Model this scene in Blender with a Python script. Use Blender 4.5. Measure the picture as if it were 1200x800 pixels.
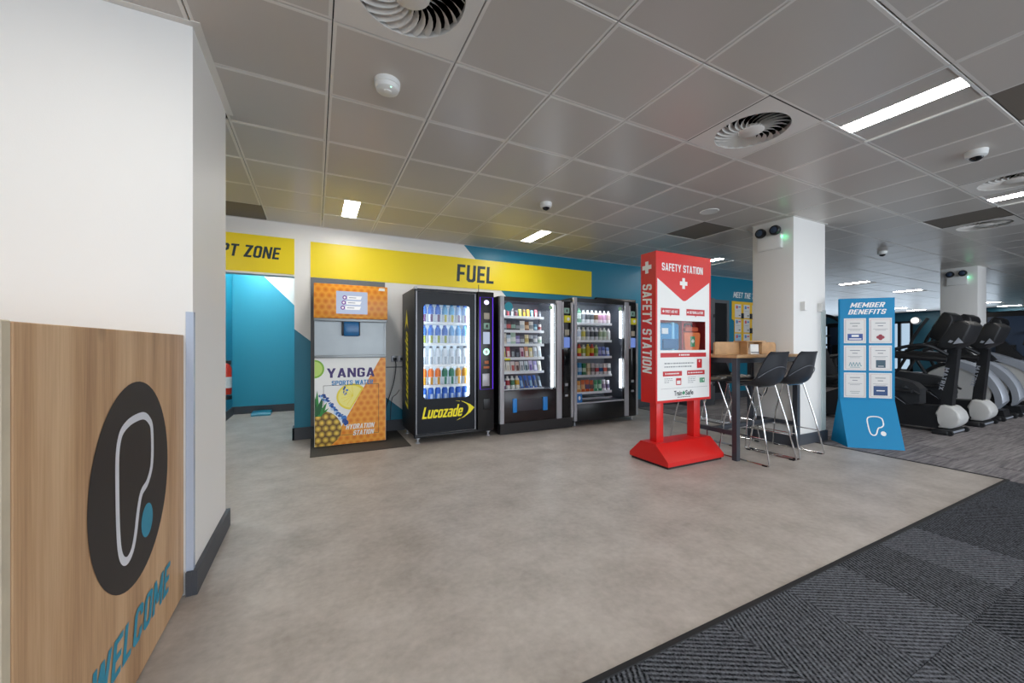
import bpy, bmesh, math, random
from mathutils import Vector, Matrix

random.seed(7)
S = bpy.context.scene
COL = S.collection
for o in list(bpy.data.objects):
    bpy.data.objects.remove(o)


def rgb(h):
    h = h.lstrip('#')
    v = [int(h[i:i + 2], 16) / 255 for i in (0, 2, 4)]
    return tuple(c / 12.92 if c <= .04045 else ((c + .055) / 1.055) ** 2.4 for c in v) + (1,)


# ------------------------------------------------------------------ camera, world, light, exposure
H = 1.18            # camera height
CZ = 2.702          # ceiling height
cam_d = bpy.data.cameras.new('camera')
cam_d.sensor_width = 36
cam_d.lens = 455.8 / 1200 * 36
cam_d.shift_y = 4.8 / 1200
cam_d.clip_start = .05
cam = bpy.data.objects.new('camera', cam_d)
COL.objects.link(cam)
cam.location = (0, 0, H)
cam.rotation_euler = (math.pi / 2, 0, -0.46775)
S.camera = cam

S.view_settings.view_transform = 'Standard'
S.view_settings.look = 'None'
S.view_settings.exposure = 0.62
S.view_settings.gamma = 1
S.view_settings.use_curve_mapping = False

W = bpy.data.worlds.new('daylight_sky')
S.world = W
W.use_nodes = True
W.node_tree.nodes['Background'].inputs[0].default_value = (.62, .80, 1.0, 1)
W.node_tree.nodes['Background'].inputs[1].default_value = .55


def area(name, loc, rot, sx, sy, power, color=(1, 1, 1)):
    d = bpy.data.lights.new(name, 'AREA')
    d.shape = 'RECTANGLE'
    d.size, d.size_y, d.energy, d.color = sx, sy, power, color
    o = bpy.data.objects.new(name, d)
    COL.objects.link(o)
    o.location, o.rotation_euler = loc, rot
    return o


# daylight entering by the glazed entrance front behind the camera and by the far gym windows
area('daylight_entrance', (5.5, -4.35, 1.45), (math.radians(90), 0, 0), 14, 2.3, 250, (.86, .93, 1.0))
area('daylight_gym', (24.05, 8.3, 1.4), (math.radians(90), 0, math.radians(90)), 6.5, 2.2, 60, (.75, .87, 1.0))
LED_STRENGTH = 30.0
LED_COLOR = (1.0, .965, .90)


# ------------------------------------------------------------------ helpers
class MB:
    """collects shapes into one mesh"""

    def __init__(self):
        self.v, self.f, self.m = [], [], []

    def add(self, vs, fs, m=0):
        b = len(self.v)
        self.v += [tuple(p) for p in vs]
        self.f += [tuple(i + b for i in f) for f in fs]
        self.m += [m] * len(fs)
        return self

    def box(self, x0, x1, y0, y1, z0, z1, m=0):
        vs = [(x0, y0, z0), (x1, y0, z0), (x1, y1, z0), (x0, y1, z0), (x0, y0, z1), (x1, y0, z1), (x1, y1, z1), (x0, y1, z1)]
        return self.add(vs, [(0, 3, 2, 1), (4, 5, 6, 7), (0, 1, 5, 4), (1, 2, 6, 5), (2, 3, 7, 6), (3, 0, 4, 7)], m)

    def bbox(self, x0, x1, y0, y1, z0, z1, b=.006, seg=2, m=0):
        bm = bmesh.new()
        bmesh.ops.create_cube(bm, size=1)
        for v in bm.verts:
            v.co = Vector(((x0 + x1) / 2 + v.co.x * (x1 - x0), (y0 + y1) / 2 + v.co.y * (y1 - y0), (z0 + z1) / 2 + v.co.z * (z1 - z0)))
        bmesh.ops.bevel(bm, geom=list(bm.edges), offset=b, segments=seg, profile=.5, affect='EDGES')
        self.from_bm(bm, m)
        return self

    def from_bm(self, bm, m=0):
        bm.verts.index_update()
        self.add([v.co for v in bm.verts], [[v.index for v in f.verts] for f in bm.faces], m)
        bm.free()
        return self

    def prism(self, pts, ax, a0, a1, m=0):
        """2-D outline pushed along an axis: ax 'x' -> pts are (y,z); 'y' -> (x,z); 'z' -> (x,y)"""
        n = len(pts)

        def P(p, a):
            return {'x': (a, p[0], p[1]), 'y': (p[0], a, p[1]), 'z': (p[0], p[1], a)}[ax]
        vs = [P(p, a0) for p in pts] + [P(p, a1) for p in pts]
        fs = [tuple(range(n)), tuple(range(2 * n - 1, n - 1, -1))] + [(i, (i + 1) % n + 0, (i + 1) % n + n, i + n) for i in range(n)]
        b = len(self.v)
        bm = bmesh.new()
        bv = [bm.verts.new(p) for p in vs]
        for f in fs:
            try:
                bm.faces.new([bv[i] for i in f])
            except ValueError:
                pass
        bmesh.ops.recalc_face_normals(bm, faces=bm.faces)
        return self.from_bm(bm, m)

    def tube(self, path, r, n=8, m=0, closed=False, caps=True):
        path = [Vector(p) for p in path]
        N = len(path)
        rings = []
        up = None
        for i, p in enumerate(path):
            if closed:
                t = (path[(i + 1) % N] - path[i - 1])
            else:
                t = path[min(i + 1, N - 1)] - path[max(i - 1, 0)]
            t.normalize()
            if up is None:
                up = t.orthogonal().normalized()
            up = (up - t * up.dot(t))
            if up.length < 1e-6:
                up = t.orthogonal()
            up.normalize()
            s = t.cross(up)
            rr = r[i] if isinstance(r, (list, tuple)) else r
            rings.append([p + (up * math.cos(a) + s * math.sin(a)) * rr for a in [2 * math.pi * k / n for k in range(n)]])
        vs = [q for R in rings for q in R]
        fs = []
        for i in range(N if closed else N - 1):
            a, b = i * n, ((i + 1) % N) * n
            fs += [(a + k, b + k, b + (k + 1) % n, a + (k + 1) % n) for k in range(n)]
        if caps and not closed:
            fs += [tuple(range(n)), tuple(range(N * n - 1, (N - 1) * n - 1, -1))]
        # tube() winds outwards for this ring order
        return self.add(vs, [tuple(reversed(f)) for f in fs], m)

    def lathe(self, prof, c=(0, 0, 0), n=14, ax='z', m=0):
        vs, fs = [], []
        for r, z in prof:
            for k in range(n):
                a = 2 * math.pi * k / n
                x, y = r * math.cos(a), r * math.sin(a)
                q = {'z': (x, y, z), 'y': (x, z, -y), 'x': (z, x, y)}[ax]
                vs.append((c[0] + q[0], c[1] + q[1], c[2] + q[2]))
        for i in range(len(prof) - 1):
            a, b = i * n, (i + 1) * n
            fs += [(a + k, a + (k + 1) % n, b + (k + 1) % n, b + k) for k in range(n)]
        if prof[0][0] > 1e-5:
            fs.append(tuple(range(n - 1, -1, -1)))
        if prof[-1][0] > 1e-5:
            L = (len(prof) - 1) * n
            fs.append(tuple(range(L, L + n)))
        return self.add(vs, fs, m)

    def flat(self, pts, o, r, u, m=0, off=.0):
        """flat print: outline in (right, up) metres on the plane at o"""
        o, r, u = Vector(o), Vector(r), Vector(u)
        nn = r.cross(u)
        vs = [o + r * p[0] + u * p[1] + nn * off for p in pts]
        return self.add(vs, [tuple(range(len(vs)))], m)

    def ribbon(self, pts, w, o, r, u, m=0, off=0., closed=False):
        o, r, u = Vector(o), Vector(r), Vector(u)
        nn = r.cross(u)
        N = len(pts)
        vs, fs = [], []
        for i in range(N):
            a = pts[(i + 1) % N] if closed or i < N - 1 else pts[i]
            b = pts[i - 1] if closed or i > 0 else pts[i]
            tx, ty = a[0] - b[0], a[1] - b[1]
            L = math.hypot(tx, ty) or 1
            nx, ny = -ty / L * w / 2, tx / L * w / 2
            for s in (-1, 1):
                vs.append(o + r * (pts[i][0] + nx * s) + u * (pts[i][1] + ny * s) + nn * off)
        for i in range(N if closed else N - 1):
            j = (i + 1) % N
            fs.append((2 * i, 2 * j, 2 * j + 1, 2 * i + 1))
        return self.add(vs, fs, m)

    def mesh(self, name, mats):
        me = bpy.data.meshes.new(name)
        me.from_pydata(self.v, [], self.f)
        for m in (mats if isinstance(mats, (list, tuple)) else [mats]):
            me.materials.append(m)
        if len(set(self.m)) > 1:
            me.polygons.foreach_set('material_index', self.m)
        me.shade_smooth()
        me.set_sharp_from_angle(angle=.6)
        me.update()
        return me

    def build(self, name, mats, parent=None, label=None, cat=None, group=None, **kw):
        return link(name, self.mesh(name, mats), parent, label, cat, group, **kw)


def link(name, me, parent=None, label=None, cat=None, group=None, kind=None, loc=None, rot=None):
    o = bpy.data.objects.new(name, me)
    COL.objects.link(o)
    if parent:
        o.parent = parent
    if loc:
        o.location = loc
    if rot:
        o.rotation_euler = rot
    for k, v in (('label', label), ('category', cat), ('group', group), ('kind', kind)):
        if v:
            o[k] = v
    return o


def thing(name, label, cat, loc=(0, 0, 0), rz=0, group=None):
    return link(name, None, None, label, cat, group, None, loc, (0, 0, rz))


def circle(cx, cy, rx, ry=None, n=32):
    ry = ry or rx
    return [(cx + rx * math.cos(2 * math.pi * k / n), cy + ry * math.sin(2 * math.pi * k / n)) for k in range(n)]


def rect(x0, x1, y0, y1):
    return [(x0, y0), (x1, y0), (x1, y1), (x0, y1)]


def rrect(x0, x1, y0, y1, r, n=6):
    out = []
    for cx, cy, a0 in ((x1 - r, y0 + r, -90), (x1 - r, y1 - r, 0), (x0 + r, y1 - r, 90), (x0 + r, y0 + r, 180)):
        for k in range(n + 1):
            a = math.radians(a0 + 90 * k / n)
            out.append((cx + r * math.cos(a), cy + r * math.sin(a)))
    return out


def smooth_path(pts, n=6, closed=False):
    P = [Vector(p) for p in pts]
    N = len(P)
    out = []
    for i in range(N if closed else N - 1):
        g = (lambda k: P[k % N]) if closed else (lambda k: P[max(0, min(N - 1, k))])
        p0, p1, p2, p3 = g(i - 1), g(i), g(i + 1), g(i + 2)
        for k in range(n):
            t = k / n
            out.append(tuple(.5 * ((2 * p1) + (p2 - p0) * t + (2 * p0 - 5 * p1 + 4 * p2 - p3) * t * t + (3 * p1 - p0 - 3 * p2 + p3) * t ** 3)))
    if not closed:
        out.append(tuple(P[-1]))
    return out


def frame_mb(mb, ox0, ox1, oz0, oz1, inner, y0, y1, m=0):
    """plate in the xz plane with a hole (inner outline, counter-clockwise from lower right), thickness y0..y1"""
    cx = sum(p[0] for p in inner) / len(inner)
    cz = sum(p[1] for p in inner) / len(inner)
    n = len(inner)
    q = n // 4
    outer = []
    cs = [(ox1, oz0), (ox1, oz1), (ox0, oz1), (ox0, oz0)]
    for k in range(4):
        outer += [cs[k]] * q
    vs = [(p[0], y0, p[1]) for p in inner] + [(p[0], y0, p[1]) for p in outer] + \
         [(p[0], y1, p[1]) for p in inner] + [(p[0], y1, p[1]) for p in outer]
    fs = []
    for i in range(n):
        j = (i + 1) % n
        fs += [(n + i, n + j, j, i), (2 * n + i, 2 * n + j, 3 * n + j, 3 * n + i), (i, j, 2 * n + j, 2 * n + i), (n + j, n + i, 3 * n + i, 3 * n + j)]
    bm = bmesh.new()
    bv = [bm.verts.new(p) for p in vs]
    for f in fs:
        bm.faces.new([bv[i] for i in f])
    bmesh.ops.remove_doubles(bm, verts=bm.verts, dist=1e-6)
    bmesh.ops.dissolve_degenerate(bm, edges=bm.edges, dist=1e-6)
    bmesh.ops.recalc_face_normals(bm, faces=bm.faces)
    mb.from_bm(bm, m)
    return mb


_txt = {}


def text_shape(s, shear=0., bold=0., line=.9, align='LEFT'):
    key = (s, shear, bold, line, align)
    if key not in _txt:
        c = bpy.data.curves.new('lettering', 'FONT')
        c.body, c.shear, c.offset, c.resolution_u, c.fill_mode = s, shear, bold, 3, 'FRONT'
        c.space_line = line
        c.align_x = align
        o = bpy.data.objects.new('lettering', c)
        COL.objects.link(o)
        dg = bpy.context.evaluated_depsgraph_get()
        me = bpy.data.meshes.new_from_object(o.evaluated_get(dg))
        vs = [(v.co.x, v.co.y) for v in me.vertices]
        fs = [tuple(p.vertices) for p in me.polygons]
        bpy.data.objects.remove(o)
        bpy.data.meshes.remove(me)
        xs, ys = [v[0] for v in vs], [v[1] for v in vs]
        x0, y0, w, h = min(xs), min(ys), max(xs) - min(xs), max(ys) - min(ys)
        _txt[key] = ([((x - x0) / w, (y - y0) / h) for x, y in vs], fs)
    return _txt[key]


def add_text(mb, s, o, r, u, w, h, m=0, off=.001, shear=0., bold=0., line=.9, align='LEFT'):
    vs, fs = text_shape(s, shear, bold, line, align)
    o, r, u = Vector(o), Vector(r), Vector(u)
    nn = r.cross(u)
    P = [o + r * (x * w) + u * (y * h) + nn * off for x, y in vs]
    if fs:
        a, b, c = [P[i] for i in fs[0][:3]]
        if (b - a).cross(c - a).dot(nn) < 0:
            fs = [tuple(reversed(f)) for f in fs]
    mb.add(P, fs, m)
    return mb


def _ring(x0, x1, y0, y1, t, c, segs, tv=None):
    tv = tv or t
    ci = c * .45
    o = [(x0 + c, y0), (x1 - c, y0), (x1, y0 + c), (x1, y1 - c), (x1 - c, y1), (x0 + c, y1), (x0, y1 - c), (x0, y0 + c)]
    X0, X1, Y0, Y1 = x0 + t, x1 - t, y0 + tv, y1 - tv
    i_ = [(X0 + ci, Y0), (X1 - ci, Y0), (X1, Y0 + ci), (X1, Y1 - ci), (X1 - ci, Y1), (X0 + ci, Y1), (X0, Y1 - ci), (X0, Y0 + ci)]
    nm = ['b', 'br', 'r', 'tr', 't', 'tl', 'l', 'bl']
    return [[o[k], o[(k + 1) % 8], i_[(k + 1) % 8], i_[k]] for k in range(8) if nm[k] in segs]


def _bar(x0, x1, y0, y1):
    return [[(x0, y0), (x1, y0), (x1, y1), (x0, y1)]]


def _sl(xa, ya, xb, yb, t):
    return [[(xa, ya), (xa + t, ya), (xb + t, yb), (xb, yb)]]


def _glyphs():
    w, t, v, c = .52, .17, .165, .12
    A = ['b', 'br', 'r', 'tr', 't', 'tl', 'l', 'bl']
    L = _bar(0, t, 0, 1)
    g = {}
    g['O'] = (w, _ring(0, w, 0, 1, t, c, A, v))
    g['0'] = g['O']
    g['C'] = (w, _ring(0, w, 0, 1, t, c, ['b', 'br', 'tr', 't', 'tl', 'l', 'bl'], v) + _bar(w - t, w, c, .34) + _bar(w - t, w, .66, 1 - c))
    g['G'] = (w, g['C'][1] + _bar(w * .5, w, .40, .54) + _bar(w - t, w, .1, .5))
    g['Q'] = g['O']
    g['U'] = (w, _ring(0, w, 0, 1.3, t, c, ['b', 'br', 'bl'], v) + _bar(0, t, c, 1) + _bar(w - t, w, c, 1))
    g['J'] = (w * .9, _ring(0, w * .9, 0, 1.3, t, c, ['b', 'br', 'bl'], v) + _bar(w * .9 - t, w * .9, c, 1) + _bar(0, t, c, .3))
    g['D'] = (w, L + _ring(0, w, 0, 1, t, c, ['br', 'r', 'tr'], v) + _bar(0, w - c, 0, v) + _bar(0, w - c, 1 - v, 1))
    up = _ring(0, w, .40, 1, t, c, ['br', 'r', 'tr'], v) + _bar(0, w - c, .40, .40 + v) + _bar(0, w - c, 1 - v, 1)
    g['P'] = (w, L + up)
    g['R'] = (w + .02, L + up + _sl(w - t - .02, 0, w * .42, .45, t + .01))
    g['B'] = (w, L + _ring(0, w, .44, 1, t, c, ['br', 'r', 'tr'], v) + _ring(0, w, 0, .56, t, c, ['br', 'r', 'tr'], v) + _bar(0, w - c, 0, v) + _bar(0, w - c, 1 - v, 1) + _bar(0, w - c, .44, .56))
    g['S'] = (w, _ring(0, w, .42, 1, t, c, ['b', 'tr', 't', 'tl', 'l', 'bl'], v) + _ring(0, w, 0, .58, t, c, ['b', 'br', 'r', 'tr', 't', 'bl'], v) + _bar(w - t, w, .70, 1 - c) + _bar(0, t, c, .30))
    h = .46
    g['E'] = (h, L + _bar(0, h, 0, v) + _bar(0, h * .93, .42, .42 + v) + _bar(0, h, 1 - v, 1))
    g['F'] = (h, L + _bar(0, h * .93, .40, .40 + v) + _bar(0, h, 1 - v, 1))
    g['L'] = (h * .97, L + _bar(0, h * .97, 0, v))
    g['T'] = (h + .04, _bar(0, h + .04, 1 - v, 1) + _bar((h + .04 - t) / 2, (h + .04 + t) / 2, 0, 1))
    g['I'] = (t, L)
    g['H'] = (w, L + _bar(w - t, w, 0, 1) + _bar(0, w, .42, .42 + v))
    g['N'] = (w + .04, _bar(0, t * .95, 0, 1) + _bar(w + .04 - t * .95, w + .04, 0, 1) + _sl(w + .04 - t - .01, 0, .01, 1, t))
    m = .70
    g['M'] = (m, _bar(0, t * .95, 0, 1) + _bar(m - t * .95, m, 0, 1) + _sl(m / 2 - t / 2, .22, .0, 1, t) + _sl(m / 2 - t / 2, .22, m - t, 1, t))
    wv = .80
    g['W'] = (wv, _sl(.12, 0, 0, 1, t) + _sl(.12, 0, wv / 2 - t / 2, .95, t) + _sl(wv - .12 - t, 0, wv / 2 - t / 2, .95, t) + _sl(wv - .12 - t, 0, wv - t, 1, t))
    a = .58
    g['A'] = (a, _sl(0, 0, a / 2 - t / 2, 1, t) + _sl(a - t, 0, a / 2 - t / 2, 1, t) + _bar(.12, a - .12, .18, .18 + v * .9))
    g['V'] = (a, _sl(a / 2 - t / 2, 0, 0, 1, t) + _sl(a / 2 - t / 2, 0, a - t, 1, t))
    g['Y'] = (a, _sl(a / 2 - t / 2, .38, 0, 1, t) + _sl(a / 2 - t / 2, .38, a - t, 1, t) + _bar(a / 2 - t / 2, a / 2 + t / 2, 0, .42))
    g['K'] = (w + .03, L + _sl(t * .7, .42, w - t + .02, 1, t + .01) + _sl(w - t + .03, 0, t * .9, .62, t))
    g['X'] = (a, _sl(0, 0, a - t, 1, t) + _sl(a - t, 0, 0, 1, t))
    g['Z'] = (w * .95, _bar(0, w * .95, 0, v) + _bar(0, w * .95, 1 - v, 1) + _sl(0, v * .6, w * .95 - t * 1.25, 1 - v * .6, t * 1.25))
    g[' '] = (.22, [])
    # lower case of the drinks lettering
    q, x, tt = .46, .74, .165
    g['o'] = (q, _ring(0, q, 0, x, tt, .09, A, .14))
    g['c'] = (q * .92, _ring(0, q * .92, 0, x, tt, .09, ['b', 'br', 'tr', 't', 'tl', 'l', 'bl'], .14) + _bar(q * .92 - tt, q * .92, .09, .24) + _bar(q * .92 - tt, q * .92, .5, x - .09))
    g['u'] = (q, _ring(0, q, 0, x + .3, tt, .09, ['b', 'br', 'bl'], .14) + _bar(0, tt, .09, x) + _bar(q - tt, q, 0, x))
    g['z'] = (q * .92, _bar(0, q * .92, 0, .14) + _bar(0, q * .92, x - .14, x) + _sl(0, .1, q * .92 - tt * 1.3, x - .1, tt * 1.3))
    g['a'] = (q, _ring(0, q, 0, .46, tt, .08, ['b', 'bl', 'l', 'tl', 't'], .12) + _bar(q - tt, q, 0, x - .08) + _ring(0, q, .2, x, tt, .09, ['t', 'tr', 'tl'], .14))
    g['d'] = (q, _ring(0, q, 0, x, tt, .09, ['b', 'bl', 'l', 'tl', 't'], .14) + _bar(q - tt, q, 0, 1.08) + _bar(q * .5, q, 0, .14) + _bar(q * .5, q, x - .14, x))
    g['e'] = (q, _ring(0, q, 0, x, tt, .09, ['b', 'bl', 'l', 'tl', 't', 'tr', 'br'], .14) + _bar(q - tt, q, .33, x - .09) + _bar(0, q, .31, .43) + _bar(q - tt, q, .09, .2))
    return g


GLY = _glyphs()


def block_text(mb, s, o, r, u, w, h, m=0, off=.001, shear=0., gap=.09):
    """bold condensed display lettering fitted into a w x h box"""
    polys, x = [], 0.
    for ch in s:
        gw, ps = GLY[ch]
        for p in ps:
            polys.append([(x + a + shear * b_, b_) for a, b_ in p])
        x += gw + gap
    xs = [p[0] for q in polys for p in q]
    ys = [p[1] for q in polys for p in q]
    x0, x1, y0, y1 = min(xs), max(xs), min(ys), max(ys)
    for k, q in enumerate(polys):
        q = [((a - x0) / (x1 - x0) * w, (b_ - y0) / (y1 - y0) * h) for a, b_ in q]
        ar = sum(q[i][0] * q[(i + 1) % len(q)][1] - q[(i + 1) % len(q)][0] * q[i][1] for i in range(len(q)))
        if ar < 0:
            q = q[::-1]
        mb.flat(q, o, r, u, m, off + k * 2.5e-5)
    return mb


X, Y, Z = Vector((1, 0, 0)), Vector((0, 1, 0)), Vector((0, 0, 1))


# ------------------------------------------------------------------ materials
def nodes(name):
    m = bpy.data.materials.new(name)
    m.use_nodes = True
    t = m.node_tree
    return m, t, t.nodes['Principled BSDF']


def N(t, typ, **kw):
    n = t.nodes.new(typ)
    for k, v in kw.items():
        setattr(n, k, v)
    return n


def pm(name, col, rough=.5, metal=0., spec=.5, bump=None, var=None, coat=0., emit=None):
    """principled; bump=(scale,strength); var=(scale,amount) gentle tone change"""
    m, t, b = nodes(name)
    c = rgb(col) if isinstance(col, str) else col
    b.inputs['Base Color'].default_value = c
    b.inputs['Roughness'].default_value = rough
    b.inputs['Metallic'].default_value = metal
    b.inputs['Specular IOR Level'].default_value = spec
    b.inputs['Coat Weight'].default_value = coat
    if emit:
        b.inputs['Emission Color'].default_value = c
        b.inputs['Emission Strength'].default_value = emit
    co = N(t, 'ShaderNodeTexCoord')
    if var:
        nz = N(t, 'ShaderNodeTexNoise')
        nz.inputs['Scale'].default_value = var[0]
        nz.inputs['Detail'].default_value = 5
        t.links.new(co.outputs['Object'], nz.inputs['Vector'])
        mr = N(t, 'ShaderNodeMapRange')
        mr.inputs['From Min'].default_value, mr.inputs['From Max'].default_value = .3, .7
        mr.inputs['To Min'].default_value, mr.inputs['To Max'].default_value = 1 - var[1], 1 + var[1]
        t.links.new(nz.outputs[0], mr.inputs[0])
        mx = N(t, 'ShaderNodeMix', data_type='RGBA', blend_type='MULTIPLY')
        mx.inputs[0].default_value = 1
        mx.inputs[6].default_value = c
        t.links.new(mr.outputs[0], mx.inputs[7])
        t.links.new(mx.outputs[2], b.inputs['Base Color'])
    if bump:
        nz = N(t, 'ShaderNodeTexNoise')
        nz.inputs['Scale'].default_value = bump[0]
        nz.inputs['Detail'].default_value = 4
        t.links.new(co.outputs['Object'], nz.inputs['Vector'])
        bp = N(t, 'ShaderNodeBump')
        bp.inputs['Strength'].default_value = bump[1]
        bp.inputs['Distance'].default_value = .01
        t.links.new(nz.outputs[0], bp.inputs['Height'])
        t.links.new(bp.outputs[0], b.inputs['Normal'])
    return m


def emission(name, col, strength):
    m = bpy.data.materials.new(name)
    m.use_nodes = True
    t = m.node_tree
    t.nodes.remove(t.nodes['Principled BSDF'])
    e = N(t, 'ShaderNodeEmission')
    e.inputs[0].default_value = tuple(col[:3]) + (1,)
    e.inputs[1].default_value = strength
    t.links.new(e.outputs[0], t.nodes['Material Output'].inputs[0])
    return m


def glass(name, tint=(1, 1, 1, 1), refl=.06):
    m = bpy.data.materials.new(name)
    m.use_nodes = True
    t = m.node_tree
    t.nodes.remove(t.nodes['Principled BSDF'])
    tr = N(t, 'ShaderNodeBsdfTransparent')
    tr.inputs[0].default_value = tint
    gl = N(t, 'ShaderNodeBsdfGlossy')
    gl.inputs['Roughness'].default_value = .03
    fr = N(t, 'ShaderNodeFresnel')
    fr.inputs[0].default_value = 1.45
    mx = N(t, 'ShaderNodeMixShader')
    t.links.new(fr.outputs[0], mx.inputs[0])
    t.links.new(tr.outputs[0], mx.inputs[1])
    t.links.new(gl.outputs[0], mx.inputs[2])
    t.links.new(mx.outputs[0], t.nodes['Material Output'].inputs[0])
    return m


def math_n(t, op, a, b=None, c=None):
    n = N(t, 'ShaderNodeMath', operation=op)
    for i, v in enumerate((a, b, c)):
        if v is None:
            continue
        if isinstance(v, (int, float)):
            n.inputs[i].default_value = v
        else:
            t.links.new(v, n.inputs[i])
    return n.outputs[0]


WHITE, TEAL = rgb('#f0eeeb'), rgb('#0a7f9f')
M = {}
M['white_wall'] = pm('white_wall', '#eeece9', .55, bump=(180, .04))
M['teal_wall'] = pm('teal_wall', '#0f86a3', .4, bump=(180, .04))
M['dark_teal'] = pm('dark_teal', '#1c5468', .5)
M['ceiling_void'] = pm('ceiling_void', '#3a3936', .8)
M['tile_border'] = pm('tile_border', '#e2ded8', .36)
M['white_paint'] = pm('white_paint', '#e6e6e3', .35)
M['baseboard'] = pm('baseboard', '#45484f', .5)
M['black'] = pm('black_plastic', '#131417', .4)
M['black_gloss'] = pm('black_gloss', '#0d0e11', .12)
M['machine_black'] = pm('machine_black_enamel', '#131417', .3, bump=(300, .03))
M['machine_grey'] = pm('machine_grey_enamel', '#2c2b2d', .4)
M['machine_navy'] = pm('machine_navy_panel', '#10141c', .32, spec=.25)
M['silver'] = pm('silver_trim', '#a9aab0', .35, metal=.7)
M['alu'] = pm('brushed_aluminium', '#b6b7bd', .4, metal=.3)
M['chrome'] = pm('chrome', '#d8d8da', .12, metal=1)
M['steel'] = pm('stainless_steel', '#8d9193', .42, metal=.85, var=(2.2, .12))
M['yellow'] = pm('yellow_sign', '#f7dc06', .4)
M['ink'] = pm('dark_ink', '#173039', .5)
M['red'] = pm('red_enamel', '#d81f1c', .32)
M['red_print'] = pm('red_print', '#c42027', .4)
M['white_print'] = pm('white_print', '#eeeeec', .4)
M['grey_print'] = pm('grey_print', '#8d9094', .5)
M['dark_print'] = pm('dark_print', '#22262b', .5)
M['blue_print'] = pm('blue_print', '#1a7fa8', .4)
M['teal_print'] = pm('teal_print', '#1b8fae', .45)
M['lucozade_yellow'] = pm('glowing_yellow_print', '#f4e414', .4, emit=.05)  # print given a faint glow in its colour
M['logo_black'] = pm('logo_brown_black', '#2b2626', .55)
M['logo_white'] = pm('logo_white', '#dedfe6', .5)
M['navy'] = pm('navy_shell', '#171a22', .42)
M['chair_black'] = pm('chair_black_shell', '#1b1d24', .42, bump=(400, .04))
M['beige_pad'] = pm('beige_seat_pad', '#b9ad9c', .7)
M['table_steel'] = pm('dark_grey_steel', '#3d4149', .4, metal=.2)
M['sign_blue'] = pm('blue_sign_board', '#0084b8', .5, spec=.3)
M['paper'] = pm('paper', '#e3e0de', .5)
M['card_line'] = pm('card_border_print', '#8a5a57', .6)
M['screen_white'] = emission('lit_white_screen', rgb('#cfdcf6'), .5)
M['screen_blue'] = emission('lit_blue_screen', rgb('#7d97e0'), .5)
M['ui_purple'] = emission('screen_purple', rgb('#8e3aa8'), .5)
M['ui_white'] = emission('screen_white_bars', rgb('#ffffff'), .6)
M['ui_grey'] = emission('screen_bar_grey', rgb('#98a4bc'), .4)  # plain grey of the thin bars on the buttons
M['purple_light'] = emission('purple_light', rgb('#5a2ed0'), 1.2)
M['logo_lilac'] = emission('lit_lilac_badge', rgb('#d9c8ff'), 1.6)
M['green_led'] = emission('green_led', rgb('#3dffa0'), 12)
M['green_soft'] = emission('green_ring_light', rgb('#a8f0d0'), 1.5)
M['led'] = emission('led_strip', LED_COLOR, LED_STRENGTH)
M['drink_led'] = emission('cool_white_drink_tube', (.82, .90, 1.0), 8)
M['cool_led'] = emission('cool_white_tube', (.86, .93, 1.0), 9)
M['cool_led_fill'] = emission('cool_white_fill', (.85, .92, 1.0), 30)  # for hidden tubes added to brighten the snacks
M['glass'] = glass('clear_glass', (.97, .985, .98, 1))
M['clear_guard'] = pm('clear_blue_guard', '#b9c4d8', .15, spec=.6)
M['liner'] = pm('white_liner', '#e9eef2', .5)
M['dark_liner'] = pm('grey_liner', '#4a4e58', .5)
M['shelf_white'] = pm('white_shelf_strip', '#f2f5f8', .4)
M['grey_board'] = pm('grey_board', '#6c6f74', .55)
M['locker'] = pm('locker_grey', '#55585d', .5)
M['void'] = pm('dark_doorway', '#14161a', .9)
M['frame_grey'] = pm('door_frame_grey', '#5e6166', .5)
M['gym_silver'] = pm('silver_plastic', '#a9aeb8', .32, metal=.25)
M['gym_white'] = pm('pale_grey_shroud', '#c9c8c6', .4)
M['gym_black'] = pm('gym_black', '#16171b', .45)
M['gym_dark'] = pm('gym_charcoal', '#2b2d31', .55)
M['gym_blue'] = pm('blue_grey_panel', '#35465f', .4)
M['bag_blue'] = pm('blue_nylon', '#1b8ec6', .5, bump=(40, .3))
M['bag_orange'] = pm('orange_case', '#e0712c', .5)
M['sticker_green'] = pm('green_sticker', '#2f8f62', .5)
M['sticker_mint'] = pm('mint_sticker', '#a9d8a8', .5)
M['sticker_teal'] = pm('teal_sticker', '#2a9db0', .5)
M['sticker_blue'] = pm('blue_sticker', '#1c6fb8', .5)
M['handle_blue'] = pm('bright_blue_handle', '#2587dc', .4)
M['flap'] = pm('charcoal_flap', '#35333b', .5)
M['bordeaux'] = pm('black_maroon_panel', '#1d1214', .25)
M['board_yellow'] = pm('board_yellow', '#f3c228', .5)
M['rubber'] = pm('black_rubber', '#17171a', .7)
M['extinguisher_red'] = pm('extinguisher_red', '#d8361f', .35)
M['mint_pad'] = pm('mint_reader', '#8fb7a6', .4)
M['yellow_reader'] = pm('yellow_reader', '#e2dc1e', .4)
M['pale_reader'] = pm('pale_reader', '#b9b29e', .5)
M['coin_copper'] = pm('coin_button_copper', '#b8683c', .4)
M['dispense_blue'] = pm('deep_blue_nozzle', '#0f5f96', .25)

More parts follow.
